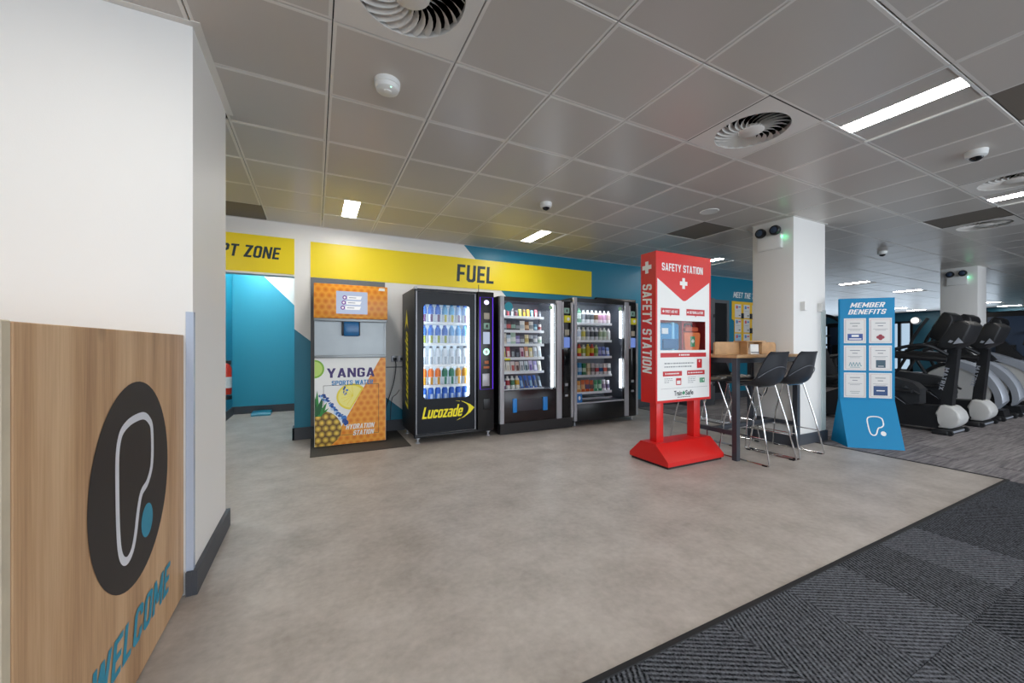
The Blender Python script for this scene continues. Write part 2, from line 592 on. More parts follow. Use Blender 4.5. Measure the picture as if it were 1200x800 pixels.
# ceiling panel: perforated sheet, satin
m, t, b = nodes('perforated_ceiling_panel')
co = N(t, 'ShaderNodeTexCoord')
sp = N(t, 'ShaderNodeTexNoise')
sp.inputs['Scale'].default_value = 1.3
t.links.new(co.outputs['Object'], sp.inputs['Vector'])
oi = N(t, 'ShaderNodeObjectInfo')
mr = N(t, 'ShaderNodeMapRange')
mr.inputs['To Min'].default_value, mr.inputs['To Max'].default_value = .94, 1.06
t.links.new(oi.outputs['Random'], mr.inputs[0])
mx = N(t, 'ShaderNodeMix', data_type='RGBA', blend_type='MULTIPLY')
mx.inputs[0].default_value = 1
mx.inputs[6].default_value = rgb('#c6c0b9')
t.links.new(mr.outputs[0], mx.inputs[7])
t.links.new(mx.outputs[2], b.inputs['Base Color'])
b.inputs['Roughness'].default_value = .3
M['panel'] = m

m, t, b = nodes('dark_perforated_vent_panel')
co = N(t, 'ShaderNodeTexCoord')
vo = N(t, 'ShaderNodeTexVoronoi')
vo.inputs['Scale'].default_value = 90
vo.inputs['Randomness'].default_value = 0
t.links.new(co.outputs['Object'], vo.inputs['Vector'])
cr = N(t, 'ShaderNodeValToRGB')
cr.color_ramp.elements[0].position, cr.color_ramp.elements[0].color = .25, rgb('#2c2824')
cr.color_ramp.elements[1].position, cr.color_ramp.elements[1].color = .4, rgb('#746c62')
t.links.new(vo.outputs['Distance'], cr.inputs[0])
t.links.new(cr.outputs[0], b.inputs['Base Color'])
b.inputs['Roughness'].default_value = .6
M['vent_panel'] = m

# wall with a painted diagonal: teal where a*x + c*z > d
def painted(name, tests, white='#eeece9', teal='#0a7a98'):
    m, t, b = nodes(name)
    g = N(t, 'ShaderNodeNewGeometry')
    s = N(t, 'ShaderNodeSeparateXYZ')
    t.links.new(g.outputs['Position'], s.inputs[0])
    acc = None
    for a, c, d in tests:
        v = math_n(t, 'ADD', math_n(t, 'MULTIPLY', s.outputs[0], a), math_n(t, 'MULTIPLY', s.outputs[2], c))
        v = math_n(t, 'GREATER_THAN', v, d)
        acc = v if acc is None else math_n(t, 'MAXIMUM', acc, v)
    mx = N(t, 'ShaderNodeMix', data_type='RGBA')
    t.links.new(acc, mx.inputs[0])
    mx.inputs[6].default_value, mx.inputs[7].default_value = rgb(white), rgb(teal)
    t.links.new(mx.outputs[2], b.inputs['Base Color'])
    b.inputs['Roughness'].default_value = .42
    return m


M['back_paint'] = painted('white_wall_with_teal_diagonals', [(1.0, .96, 4.59), (-.834, -1.0, -1.19)])
M['corridor_paint'] = painted('corridor_teal_with_white_corner', [(-1.05, -1.0, -1.55)], teal='#35a3bf')

# vinyl floor
m, t, b = nodes('grey_concrete_look_vinyl')
co = N(t, 'ShaderNodeTexCoord')
n1 = N(t, 'ShaderNodeTexNoise')
n1.inputs['Scale'].default_value, n1.inputs['Detail'].default_value, n1.inputs['Roughness'].default_value = 3.2, 9, .62
n2 = N(t, 'ShaderNodeTexNoise')
n2.inputs['Scale'].default_value, n2.inputs['Detail'].default_value = 28, 6
t.links.new(co.outputs['Object'], n1.inputs['Vector'])
t.links.new(co.outputs['Object'], n2.inputs['Vector'])
ad = math_n(t, 'ADD', math_n(t, 'MULTIPLY', n1.outputs[0], .72), math_n(t, 'MULTIPLY', n2.outputs[0], .28))
cr = N(t, 'ShaderNodeValToRGB')
cr.color_ramp.elements[0].position, cr.color_ramp.elements[0].color = .34, rgb('#a0978f')
cr.color_ramp.elements[1].position, cr.color_ramp.elements[1].color = .66, rgb('#c3bbb4')
t.links.new(ad, cr.inputs[0])
t.links.new(cr.outputs[0], b.inputs['Base Color'])
b.inputs['Roughness'].default_value = .42
b.inputs['Specular IOR Level'].default_value = .35
M['vinyl'] = m


def carpet(name, ramp, lines):
    """ribbed carpet; lines = ribs per metre along local x"""
    m, t, b = nodes(name)
    co = N(t, 'ShaderNodeTexCoord')
    wv = N(t, 'ShaderNodeTexWave', wave_type='BANDS', bands_direction='X', wave_profile='SIN')
    wv.inputs['Scale'].default_value = lines / 3.1831 / 1.0
    wv.inputs['Distortion'].default_value = .5
    wv.inputs['Detail'].default_value = 1
    wv.inputs['Detail Scale'].default_value = 3
    t.links.new(co.outputs['Object'], wv.inputs['Vector'])
    nz = N(t, 'ShaderNodeTexNoise')
    nz.inputs['Scale'].default_value = 130
    nz.inputs['Detail'].default_value = 3
    t.links.new(co.outputs['Object'], nz.inputs['Vector'])
    v = math_n(t, 'ADD', math_n(t, 'MULTIPLY', wv.outputs['Fac'], .36), math_n(t, 'MULTIPLY', nz.outputs[0], .95))
    oi = N(t, 'ShaderNodeObjectInfo')
    v = math_n(t, 'ADD', v, math_n(t, 'MULTIPLY', math_n(t, 'SUBTRACT', oi.outputs['Random'], .5), .16))
    cr = N(t, 'ShaderNodeValToRGB')
    cr.color_ramp.elements[0].position, cr.color_ramp.elements[0].color = .42, rgb(ramp[0])
    cr.color_ramp.elements[1].position, cr.color_ramp.elements[1].color = 1.0, rgb(ramp[1])
    t.links.new(v, cr.inputs[0])
    t.links.new(cr.outputs[0], b.inputs['Base Color'])
    bp = N(t, 'ShaderNodeBump')
    bp.inputs['Strength'].default_value, bp.inputs['Distance'].default_value = .9, .006
    t.links.new(v, bp.inputs['Height'])
    t.links.new(bp.outputs[0], b.inputs['Normal'])
    b.inputs['Roughness'].default_value = .95
    b.inputs['Specular IOR Level'].default_value = .1
    return m


M['mat_carpet'] = carpet('ribbed_entrance_carpet', ('#0f1013', '#74777f'), 50)
m, t, b = nodes('striated_grey_carpet')
co = N(t, 'ShaderNodeTexCoord')
oi = N(t, 'ShaderNodeObjectInfo')
ofs = N(t, 'ShaderNodeVectorMath', operation='ADD')
t.links.new(co.outputs['Object'], ofs.inputs[0])
cmb = N(t, 'ShaderNodeCombineXYZ')
t.links.new(math_n(t, 'MULTIPLY', oi.outputs['Random'], 37.0), cmb.inputs[0])
t.links.new(math_n(t, 'MULTIPLY', oi.outputs['Random'], 91.0), cmb.inputs[1])
t.links.new(cmb.outputs[0], ofs.inputs[1])
mp = N(t, 'ShaderNodeMapping')
mp.inputs['Scale'].default_value = (2.4, 42, 1)
t.links.new(ofs.outputs[0], mp.inputs[0])
nz = N(t, 'ShaderNodeTexNoise')
nz.inputs['Scale'].default_value, nz.inputs['Detail'].default_value, nz.inputs['Roughness'].default_value = 1, 4, .65
t.links.new(mp.outputs[0], nz.inputs['Vector'])
v = math_n(t, 'ADD', nz.outputs[0], math_n(t, 'MULTIPLY', math_n(t, 'SUBTRACT', oi.outputs['Random'], .5), .13))
cr = N(t, 'ShaderNodeValToRGB')
cr.color_ramp.elements[0].position, cr.color_ramp.elements[0].color = .30, rgb('#5f5b60')
cr.color_ramp.elements[1].position, cr.color_ramp.elements[1].color = .72, rgb('#a29c9c')
t.links.new(v, cr.inputs[0])
t.links.new(cr.outputs[0], b.inputs['Base Color'])
b.inputs['Roughness'].default_value = .9
b.inputs['Specular IOR Level'].default_value = .15
M['gym_carpet'] = m

# oak
m, t, b = nodes('oak_veneer')
co = N(t, 'ShaderNodeTexCoord')
mp = N(t, 'ShaderNodeMapping')
mp.inputs['Scale'].default_value = (9, 9, .55)
t.links.new(co.outputs['Object'], mp.inputs[0])
n1 = N(t, 'ShaderNodeTexNoise')
n1.inputs['Scale'].default_value, n1.inputs['Detail'].default_value = 1.0, 6
n1.inputs['Distortion'].default_value = .6
t.links.new(mp.outputs[0], n1.inputs['Vector'])
mp2 = N(t, 'ShaderNodeMapping')
mp2.inputs['Scale'].default_value = (120, 120, 5)
t.links.new(co.outputs['Object'], mp2.inputs[0])
n2 = N(t, 'ShaderNodeTexNoise')
n2.inputs['Scale'].default_value, n2.inputs['Detail'].default_value = 1.0, 3
t.links.new(mp2.outputs[0], n2.inputs['Vector'])
v = math_n(t, 'ADD', math_n(t, 'MULTIPLY', n1.outputs[0], .75), math_n(t, 'MULTIPLY', n2.outputs[0], .25))
cr = N(t, 'ShaderNodeValToRGB')
e = cr.color_ramp.elements
e[0].position, e[0].color = .32, rgb('#a07a58')
e[1].position, e[1].color = .68, rgb('#d9b791')
e2 = e.new(.5)
e2.color = rgb('#c49d76')
t.links.new(v, cr.inputs[0])
# knots
mp3 = N(t, 'ShaderNodeMapping')
mp3.inputs['Scale'].default_value = (3.4, 3.4, 2.1)
t.links.new(co.outputs['Object'], mp3.inputs[0])
vo = N(t, 'ShaderNodeTexVoronoi')
vo.inputs['Scale'].default_value = 1.0
t.links.new(mp3.outputs[0], vo.inputs['Vector'])
kr = N(t, 'ShaderNodeMapRange')
kr.inputs['From Min'].default_value, kr.inputs['From Max'].default_value = .02, .12
kr.inputs['To Min'].default_value, kr.inputs['To Max'].default_value = .62, 1.0
t.links.new(vo.outputs['Distance'], kr.inputs[0])
mx = N(t, 'ShaderNodeMix', data_type='RGBA', blend_type='MULTIPLY')
mx.inputs[0].default_value = 1
t.links.new(cr.outputs[0], mx.inputs[6])
t.links.new(kr.outputs[0], mx.inputs[7])
t.links.new(mx.outputs[2], b.inputs['Base Color'])
b.inputs['Roughness'].default_value = .5
M['oak'] = m
M['oak_edge'] = pm('weathered_oak', '#c9bca4', .6, var=(9, .12))
M['oak_table'] = pm('oak_table_top', '#bd9468', .45, var=(14, .12))


# orange honeycomb print: distance to hexagon centres
def honey(name, dark, light, scale, mid=None):
    m, t, b = nodes(name)
    co = N(t, 'ShaderNodeTexCoord')
    sp = N(t, 'ShaderNodeSeparateXYZ')
    t.links.new(co.outputs['Object'], sp.inputs[0])
    px = math_n(t, 'ADD', math_n(t, 'MULTIPLY', sp.outputs[0], scale), 50)
    pz = math_n(t, 'ADD', math_n(t, 'MULTIPLY', sp.outputs[2], scale), 50)
    ds = []
    for ox, oz in ((0, 0), (.5, .866)):
        ax = math_n(t, 'SUBTRACT', math_n(t, 'FLOORED_MODULO', math_n(t, 'SUBTRACT', px, ox), 1.0), .5)
        az = math_n(t, 'SUBTRACT', math_n(t, 'FLOORED_MODULO', math_n(t, 'SUBTRACT', pz, oz), 1.732), .866)
        ds.append(math_n(t, 'ADD', math_n(t, 'MULTIPLY', ax, ax), math_n(t, 'MULTIPLY', az, az)))
    d = math_n(t, 'SQRT', math_n(t, 'MINIMUM', ds[0], ds[1]))
    cr = N(t, 'ShaderNodeValToRGB')
    cr.color_ramp.elements[0].position, cr.color_ramp.elements[0].color = .12, rgb(dark)
    cr.color_ramp.elements[1].position, cr.color_ramp.elements[1].color = .5, rgb(light)
    t.links.new(d, cr.inputs[0])
    t.links.new(cr.outputs[0], b.inputs['Base Color'])
    b.inputs['Roughness'].default_value = .35
    return m


M['orange_hex'] = honey('orange_honeycomb_print', '#dd7a0e', '#eea234', 13)
M['pineapple'] = honey('pineapple_skin_print', '#e9c44e', '#6b4a14', 13)

# ================================================================== STRUCTURE
# --- floors
MB().box(-3.2, 5.43, 1.10, 8.9, -.05, 0).build('floor', M['vinyl'], kind='structure', label='warm grey concrete look vinyl floor of the lobby')
gf = MB().box(5.43, 24.2, -4.6, 12.2, -.05, -.004).build('floor', M['gym_carpet'], kind='structure', label='grey striated carpet floor of the gym area')
MB().box(-3.2, 5.43, -4.6, 1.10, -.05, -.012).build('floor', M['void'], kind='structure')
pl = MB().box(-.4985, .4985, -.1235, .1235, -.004, .002)
plank_me = [pl.mesh('carpet_plank', M['gym_carpet'])]
k = 0
for iy in range(-2, 27):
    for ix in range(0, 9):
        x = 5.43 + .5 + ix * 1.0 + (.5 if iy % 2 else 0)
        y = 1.0 + .125 + iy * .25 - .75
        if x - .5 > 5.43 + 7.5:
            continue
        if x - .5 < 5.431 and (iy % 2 == 0):
            pass
        o = link('carpet_plank', plank_me[0], gf, loc=(x, y, 0))
# mat
mat = thing('entrance_mat', 'dark grey ribbed entrance matting laid in quarter turned tiles beside the vinyl floor', 'mat', (0, 0, 0))
tile_me = MB().box(-.2385, .2385, -.2385, .2385, -.012, .004)
# ribs run at about 60 and 150 degrees: two meshes whose own axes follow the ribs
def mat_tile(rot):
    c, s = math.cos(rot), math.sin(rot)
    mb = MB()
    base = [(-.2388, -.2388), (.2388, -.2388), (.2388, .2388), (-.2388, .2388)]
    P = [(x * c + y * s, -x * s + y * c) for x, y in base]
    return mb.prism(P, 'z', -.012, .004).mesh('mat_tile', M['mat_carpet'])


rt = [math.radians(-30), math.radians(60)]
mts = [mat_tile(r) for r in rt]
for i in range(-8, 10):
    for j in range(0, 8):
        cx, cy = 1.54 + .48 * i + .24, 1.075 - .48 * j - .24
        if cx > 5.3 + .24 or cy < -2.6:
            continue
        kk = (i + j) % 2
        link('mat_tile', mts[kk], mat, loc=(cx, cy, 0), rot=(0, 0, rt[kk]))
MB().prism([(1.073, 0.001), (1.105, .001), (1.10, .006), (1.076, .007)], 'x', -3.0, 5.43).build('trim_1', M['rubber'], kind='structure', label='black rubber edging strip between vinyl floor and entrance mat')
MB().prism([(5.415, .001), (5.445, .001), (5.44, .005), (5.42, .005)], 'y', 1.1, 5.57).build('trim_2', M['rubber'], kind='structure', label='thin dark threshold strip where the vinyl meets the gym carpet')

# --- walls
wb = MB()
wb.box(-.236, 9.6, 5.57, 5.72, 0, CZ + .1)
wb.box(-3.2, -.236, 5.57, 5.72, 2.043, CZ + .1)
wb.box(-3.2, -1.9, 5.57, 5.72, 0, 2.043)
wall_back = wb.build('wall_back', M['back_paint'], kind='structure', label='long back wall painted white and teal with diagonal edges')
MB().box(-.236, -.10, 5.722, 8.1, 0, CZ + .1).build('wall_corridor_right', M['teal_wall'], kind='structure')
MB().box(-1.42, -1.27, 5.722, 8.1, 0, CZ + .1).build('wall_corridor_left', M['teal_wall'], kind='structure', label='teal corridor side wall carrying the extinguisher')
MB().box(-1.42, -.10, 8.1, 8.25, 0, CZ + .1).build('wall_corridor_end', M['corridor_paint'], kind='structure', label='corridor end wall painted teal with white upper corner')
MB().box(-1.27, -.236, 8.078, 8.1, 0, .13).build('baseboard_corridor_end', M['baseboard'], kind='structure')
MB().box(-1.27, -1.248, 5.722, 8.078, 0, .13).build('baseboard_corridor_left', M['baseboard'], kind='structure')
wl = MB().box(-3.2, -.522, 2.34, 3.10, 0, CZ + .1).build('wall_left', M['white_wall'], kind='structure', label='white wall stub rising behind the oak desk')
MB().box(-.522, -.50, 2.32, 3.12, 0, .112).box(-.545, -.522, 2.318, 2.34, 0, .112).box(-1.0, -.522, 3.10, 3.12, 0, .112).build('baseboard_left', M['baseboard'], kind='structure', label='dark grey baseboard along the white wall stub')
MB().box(-.548, -.519, 2.3365, 2.3395, .112, 1.34).box(-.5215, -.5185, 2.337, 2.365, .112, 1.34).build('corner_guard', M['clear_guard'], wl, label='clear plastic corner guard')
MB().box(-3.35, -3.2, -4.6, 8.9, 0, CZ + .1).build('wall_west', M['white_wall'], kind='structure')
MB().box(-3.2, -1.42, 8.75, 8.9, 0, CZ + .1).build('wall_north', M['white_wall'], kind='structure')
MB().box(9.45, 9.6, 5.72, 12.2, 0, CZ + .1).build('wall_gym_left', M['dark_teal'], kind='structure')
MB().box(9.45, 24.2, 12.2, 12.35, 0, CZ + .1).build('wall_gym_north', M['dark_teal'], kind='structure')
# far gym wall with glazed openings (y0,y1)
wf = MB()
ops_ = [(7.55, 9.6), (10.2, 11.7)]
y = -4.6
for a, b_ in ops_:
    wf.box(24.2, 24.35, y, a, 0, CZ + .1)
    wf.box(24.2, 24.35, a, b_, 2.3, CZ + .1)
    y = b_
wf.box(24.2, 24.35, y, 12.2, 0, CZ + .1)
wf.build('wall_far', M['dark_teal'], kind='structure', label='dark teal far wall of the gym with glazed openings')
for n_, (a, b_) in enumerate(ops_):
    w = MB()
    for q in (a, a + .42, (a + b_) / 2 + .2, b_ - .1):
        w.box(24.18, 24.3, q, q + .1, 0, 2.3)
    w.box(24.18, 24.3, a, b_, 2.2, 2.3).box(24.18, 24.3, a, b_, 0, .1)
    wo = w.build('window_%d' % (n_ + 1), M['black'], kind='structure', label='black framed full height window in the far gym wall' + (' beside the round fan' if n_ == 0 else ' seen past the first pillar'))
    MB().box(24.23, 24.24, a, b_, .1, 2.2).build('pane', M['glass'], wo)
# glazed entrance front behind the camera
ws = MB().box(-3.2, 24.2, -4.75, -4.6, 2.5, CZ + .1)
for a in (-3.2, 1.0, 5.0, 9.0, 12.8):
    ws.box(a, a + .25, -4.75, -4.6, 0, 2.5)
ws.box(13.05, 24.2, -4.75, -4.6, 0, 2.5)
ws.build('wall_south', M['white_wall'], kind='structure')

# baseboards on back wall, and end wall of opening
MB().box(-.258, .84, 5.545, 5.57, 0, .15).box(-.258, -.236, 5.545, 5.75, 0, .15).box(.84, 9.45, 5.545, 5.57, 0, .15).build('baseboard_back', M['baseboard'], kind='structure', label='dark grey baseboard along the back wall')

# --- pillars
def pillar(x0, x1, y0, y1, label):
    p = MB().bbox(x0, x1, y0, y1, 0, CZ + .02, b=.008, seg=2).build('pillar', M['white_wall'], kind='structure', label=label)
    e = .02
    MB().box(x0 - e, x1 + e, y0 - e, y0, 0, .125).box(x0 - e, x0, y0, y1 + e, 0, .125).box(x1, x1 + e, y0, y1 + e, 0, .125).box(x0, x1, y1, y1 + e, 0, .125).build('baseboard', M['baseboard'], p)
    MB().box(x0 - .02, x1 + .02, y0 - .02, y0 - .001, CZ - .006, CZ - .001).box(x0 - .02, x0 - .001, y0, y1, CZ - .006, CZ - .001).build('ceiling_trim', M['tile_border'], p)
    return p


pil1 = pillar(5.0, 5.70, 2.58, 3.06, 'white square pillar beside the high table')
pil2 = pillar(11.21, 11.68, 2.6, 3.1, 'white pillar standing among the cardio machines')
MB().box(5.60, 5.7035, 2.575, 2.5795, .13, 1.62).build('corner_guard', pm('clear_green_guard', '#d3dedb', .2), pil1, label='clear greenish corner guard')

# --- ceiling
ceil = MB().box(-3.2, 24.2, -4.6, 12.2, CZ + .09, CZ + .12).build('ceiling', M['ceiling_void'], kind='structure', label='suspended ceiling of grey square metal tiles')
GX, GY, G = .0723, 2.0064, .6
B_ = .017
hw = .2976
T = MB()
vs = []
for s, z in ((hw, .012), (hw, .0035), (hw - .003, 0), (hw - B_, 0)):
    vs += [(-s, -s, z), (s, -s, z), (s, s, z), (-s, s, z)]
fs, ms = [], []
T.v = vs
for r_ in range(3):
    for k in range(4):
        T.f.append((r_ * 4 + k, r_ * 4 + (k + 1) % 4, r_ * 4 + 4 + (k + 1) % 4, r_ * 4 + 4 + k))
        T.m.append(0)
T.f.append((12, 13, 14, 15))
T.m.append(1)
T.f = [tuple(reversed(f)) for f in T.f]
tile_mesh = T.mesh('ceiling_tile', [M['tile_border'], M['panel']])
LIGHTS = [(0, 4), (4, 4), (5, -2), (10, 4), (10, -2), (19, 4), (24, 4), (35, 4), (35, 8), (38, 8), (39, 4), (15, -2), (-2, -2), (1, -4), (-3, 2), (-2, 8), (-2, 6), (-2, 9), (-4, -6), (5, -7), (3, -5)]  # out-of-view panels are added as fill, a corridor pair to brighten it
VENTS = [(-2, 5), (7, 2), (11, -1), (6, -3)]
DIFF = [(0, -1), (4, -1), (9, -2), (12, -1)]
skip = set(LIGHTS) | set(VENTS) | set(DIFF)
cand = []
cw, sw = math.cos(.46775), math.sin(.46775)
for i in range(-6, 41):
    for j in range(-11, 17):
        cx, cy = GX + G * (i + .5), GY + G * (j + .5)
        if (i, j) in skip:
            continue
        if cy > 5.57 and not (cx > 9.6 or (-1.3 < cx < -.2 and cy < 8.2)) and not cy < 5.61:
            continue
        if -3.2 < cx < -.53 and 2.35 < cy < 3.1:
            continue
        d = cx * sw + cy * cw
        r_ = cx * cw - cy * sw
        vis = d > .2 and abs(455.8 * r_ / d) < 680 and 1.52 / d * 455.8 < 470
        cand.append((0 if vis else 1, d if vis else math.hypot(cx, cy), cx, cy, vis))
cand.sort()
rest = MB()
for n_, (_, d, cx, cy, vis) in enumerate(cand):
    if n_ < 290 and vis:
        link('ceiling_tile', tile_mesh, ceil, loc=(cx, cy, CZ))
    else:
        rest.add([(x + cx, y + cy, z + CZ) for x, y, z in T.v], T.f)
        rest.m[-len(T.f):] = T.m
rest.build('ceiling_tile', [M['tile_border'], M['panel']], ceil, kind='stuff')
for (i, j), nm in zip(VENTS, ('above the corridor sign', 'beside the first pillar', 'next to a round diffuser in the gym', 'at the edge by the long light')):
    cx, cy = GX + G * (i + .5), GY + G * (j + .5)
    MB().box(-.296, .296, -.296, .296, .004, .02).build('ceiling_tile', M['vent_panel'], ceil, loc=(cx, cy, CZ), label='dark perforated vent tile ' + nm)

# edge trims: ceiling angle along walls
MB().box(-.522, -.487, 2.30, 3.13, CZ - .004, CZ + .0).box(-3.2, -.522, 2.305, 2.339, CZ - .004, CZ + .0).build('trim_3', M['tile_border'], kind='structure', label='pale ceiling edge trim around the white wall stub')
MB().box(-3.2, 9.45, 5.55, 5.569, CZ - .004, CZ).build('trim_4', M['tile_border'], kind='structure')

# lights
LN = {(0, 4): 'above the orange water dispenser', (4, 4): 'above the yellow wall sign', (5, -2): 'over the lobby floor, the longest bright bar', (10, 4): 'beyond the red safety sign',
      (10, -2): 'over the gym entrance beside a round diffuser', (19, 4): 'just above the blue benefits sign', (24, 4): 'between the benefits sign and the far pillar',
      (35, 4): 'tiny bar against the far pillar', (35, 8): 'tiny bar touching the benefits sign edge', (38, 8): 'tiny bar above the round fan', (39, 4): 'tiny bar above the tall weight machine',
      (15, -2): 'added out of view to light the gym walkway', (-2, -2): 'added out of view as fill over the reception desk', (1, -4): 'added unseen as fill over the entrance mat corner', (-3, 2): 'added unseen as fill behind the white wall stub', (-2, 8): 'middle one in the corridor',
      (-2, 6): 'added unseen to brighten the corridor, first there', (-2, 9): 'added unseen to brighten the corridor, last there', (-4, -6): 'added unseen as fill by the entrance front', (5, -7): 'added unseen as fill over the entrance matting', (3, -5): 'added as fill over the near matting behind the viewpoint'}
for i, j in LIGHTS:
    cx, cy = GX + G * (i + .5), GY + G * (j + .5)
    nm = LN.get((i, j))
    lab = 'recessed ceiling light with bright strip ' + nm
    lt = thing('ceiling_light', lab, 'light', (cx, cy, CZ), group='recessed ceiling lights')
    f = MB()
    # shallow trough: frame and two sloping reflectors
    f.box(-.297, -.283, -.297, .297, -.001, .03).box(.281, .297, -.297, .297, -.010, .03).box(-.283, .281, -.297, -.283, -.001, .03).box(-.283, .281, .283, .297, -.001, .03)
    f.build('frame', M['white_paint'], lt)
    MB().box(-.283, -.096, -.283, .283, .003, .012).box(.056, .281, -.283, .283, .003, .012).build('reflector', M['panel'], lt)
    MB().box(-.095, .055, -.282, .282, .0025, .012).build('diffuser', M['led'], lt)

# air diffusers
DN = ['half cut by the top of the photo above the white detector', 'between the red sign and the long light', 'beside the light over the gym entrance', 'beside the dark vent tile over the gym']
for (i, j), nm in zip(DIFF, DN):
    cx, cy = GX + G * (i + .5), GY + G * (j + .5)
    dt = thing('air_diffuser', 'round swirl air diffuser ' + nm, 'air vent', (cx, cy, CZ), group='swirl air diffusers')
    n = 40
    R = .235
    outer = [(.297 * max(-1, min(1, 1.42 * math.cos(a))), .297 * max(-1, min(1, 1.42 * math.sin(a)))) for a in [2 * math.pi * k / n for k in range(n)]]
    pvs = [(R * math.cos(2 * math.pi * k / n), R * math.sin(2 * math.pi * k / n), 0) for k in range(n)] + [(x, y_, 0) for x, y_ in outer] + [(R * math.cos(2 * math.pi * k / n), R * math.sin(2 * math.pi * k / n), .03) for k in range(n)]
    pf = []
    for k in range(n):
        q = (k + 1) % n
        pf += [(k, q, n + q, n + k), (k, 2 * n + k, 2 * n + q, q)]
    MB().add(pvs, pf).build('face_plate', M['tile_border'], dt)
    MB().lathe([(.0, .06), (R, .06)], n=24).build('backing', M['void'], dt)
    MB().lathe([(.0, -.004), (.07, -.003), (.082, .004), (.082, .02)], n=24).build('hub', M['tile_border'], dt)
    bmsh = MB()
    for s0 in (0,):
        prev = None
        st = []
        for k in range(7):
            u_ = k / 6
            r_ = .08 + u_ * .153
            a = .55 * u_ ** 1.3
            w0 = .012 + .02 * u_
            st.append((r_, a, w0))
        vs_, fs_ = [], []
        for r_, a, w0 in st:
            cx_, cy_ = r_ * math.cos(a), r_ * math.sin(a)
            tx, ty = -math.sin(a), math.cos(a)
            vs_ += [(cx_ - tx * w0 * .5, cy_ - ty * w0 * .5, .001), (cx_ + tx * w0 * .62, cy_ + ty * w0 * .62, .026)]
        fs_ = [(2 * k, 2 * k + 1, 2 * k + 3, 2 * k + 2) for k in range(6)]
        bmsh.add(vs_, fs_)
    bme = bmsh.mesh('blade', M['tile_border'])
    for k in range(24):
        link('blade', bme, dt, rot=(0, 0, 2 * math.pi * k / 24))

# detectors, cameras, small ceiling fittings
sd = thing('smoke_detector', 'white round detector with tiny green light on a lobby ceiling tile', 'smoke detector', (.37, 2.33, CZ))
MB().lathe([(0, -.062), (.045, -.06), (.062, -.05), (.068, -.03), (.072, -.028), (.072, 0)], n=28).build('body', M['white_paint'], sd)
MB().lathe([(0, -.066), (.02, -.064), (.024, -.055)], c=(0, -.01, 0), n=16).build('sensor_cap', M['white_print'], sd)
MB().lathe([(0, -.006), (.005, 0), (0, .006)], c=(.012, -.052, -.055), n=8).build('indicator', M['green_soft'], sd)
for (x, y_, nm) in ((2.2, 3.55, 'above the drinks machine'), (4.62, 1.08, 'behind the long light over the gym entrance'), (8.2, 2.92, 'over the gym floor past the first pillar')):
    dc = thing('dome_camera', 'small white dome camera with black eye ' + nm, 'camera', (x, y_, CZ))
    MB().lathe([(.045, -.05), (.06, -.04), (.065, 0)], n=20).build('housing', M['white_paint'], dc)
    MB().lathe([(0, -.078), (.02, -.074), (.036, -.06), (.04, -.048)], n=16).build('lens_dome', M['black_gloss'], dc)
sk = thing('ceiling_speaker', 'flat round grey ceiling speaker beside the dark vent by the pillar', 'speaker', (3.99, 2.93, CZ))
MB().lathe([(.075, -.004), (.095, -.006), (.1, 0)], n=24).build('rim', M['white_paint'], sk)
MB().lathe([(0, -.003), (.078, -.003)], n=24).build('grille', M['alu'], sk)

# ================================================================== RECEPTION DESK
desk = thing('reception_desk', 'oak panelled reception desk with dark logo disc and welcome lettering by the white wall', 'desk', (-.555, 1.17, 0))
MB().bbox(-.03, 0, .005, 1.165, .012, 1.23, b=.002, seg=1).build('side_panel', M['oak'], desk)
MB().bbox(-1.6, 0, -.03, 0, .012, 1.232, b=.002, seg=1).build('end_panel', M['oak_edge'], desk)
MB().box(-1.6, -.03, 0, 1.16, 1.19, 1.226).build('top', M['oak'], desk)
MB().box(-1.55, -.04, .01, 1.15, 0, .05).build('plinth', M['void'], desk)
# local frame of the side panel: right = +Y (towards the wall), up = Z, normal = +X
o0 = (0, 0, 0)
R_, U_ = Vector((0, 1, 0)), Z
dcx, dcz = .616, .709
MB().flat(circle(dcx, dcz, .322, .346, 64), o0, R_, U_, off=.0012).build('logo_disc', M['logo_black'], desk)
# logo outline in unit box (x 0..1, y 0..1), traced as drawn on the flat panel
LG = [(.26, -.005), (.14, .03), (.06, .12), (.02, .28), (0, .52), (0, .78), (.055, .905), (.16, .965), (.385, 1), (.705, 1), (.90, .945), (1, .85), (1, .58), (.855, .45), (.66, .40), (.56, .29), (.48, .13), (.39, .03)]


def logo(mb, o, r, u, x0, z0, w, h, lw, m=0, off=.002):
    p = smooth_path([(x0 + x * w, z0 + y_ * h, 0) for x, y_ in LG], 5, True)
    mb.ribbon([(q[0], q[1]) for q in p], lw, o, r, u, m, off, True)


q = MB()
logo(q, o0, R_, U_, .472, .475, .288, .453, .026, off=.002)
q.build('logo_outline', M['logo_white'], desk)
MB().flat(circle(.714, .539, .054, .060, 32), o0, R_, U_, off=.002).build('logo_dot', M['teal_print'], desk)
q = MB()
block_text(q, 'WELCOME', (0, .315, .146), R_, U_, .655, .118, off=.0015, shear=.18)
q.build('lettering', M['teal_print'], desk)

# ================================================================== WALL SIGNS
def wall_sign(name, label, x0, x1, z0, z1, txt, tx0, tx1, tz0, tz1, mat_):
    s = thing(name, label, 'sign', (x0, 5.57, z0))
    MB().box(0, x1 - x0, -.012, -.001, 0, z1 - z0).build('board', mat_, s)
    q = MB()
    block_text(q, txt, (tx0 - x0, -.012, tz0 - z0), X, Z, tx1 - tx0, tz1 - tz0, off=.001, shear=.16 if ' ' in txt else .05)
    q.build('lettering', M['ink'], s)
    return s


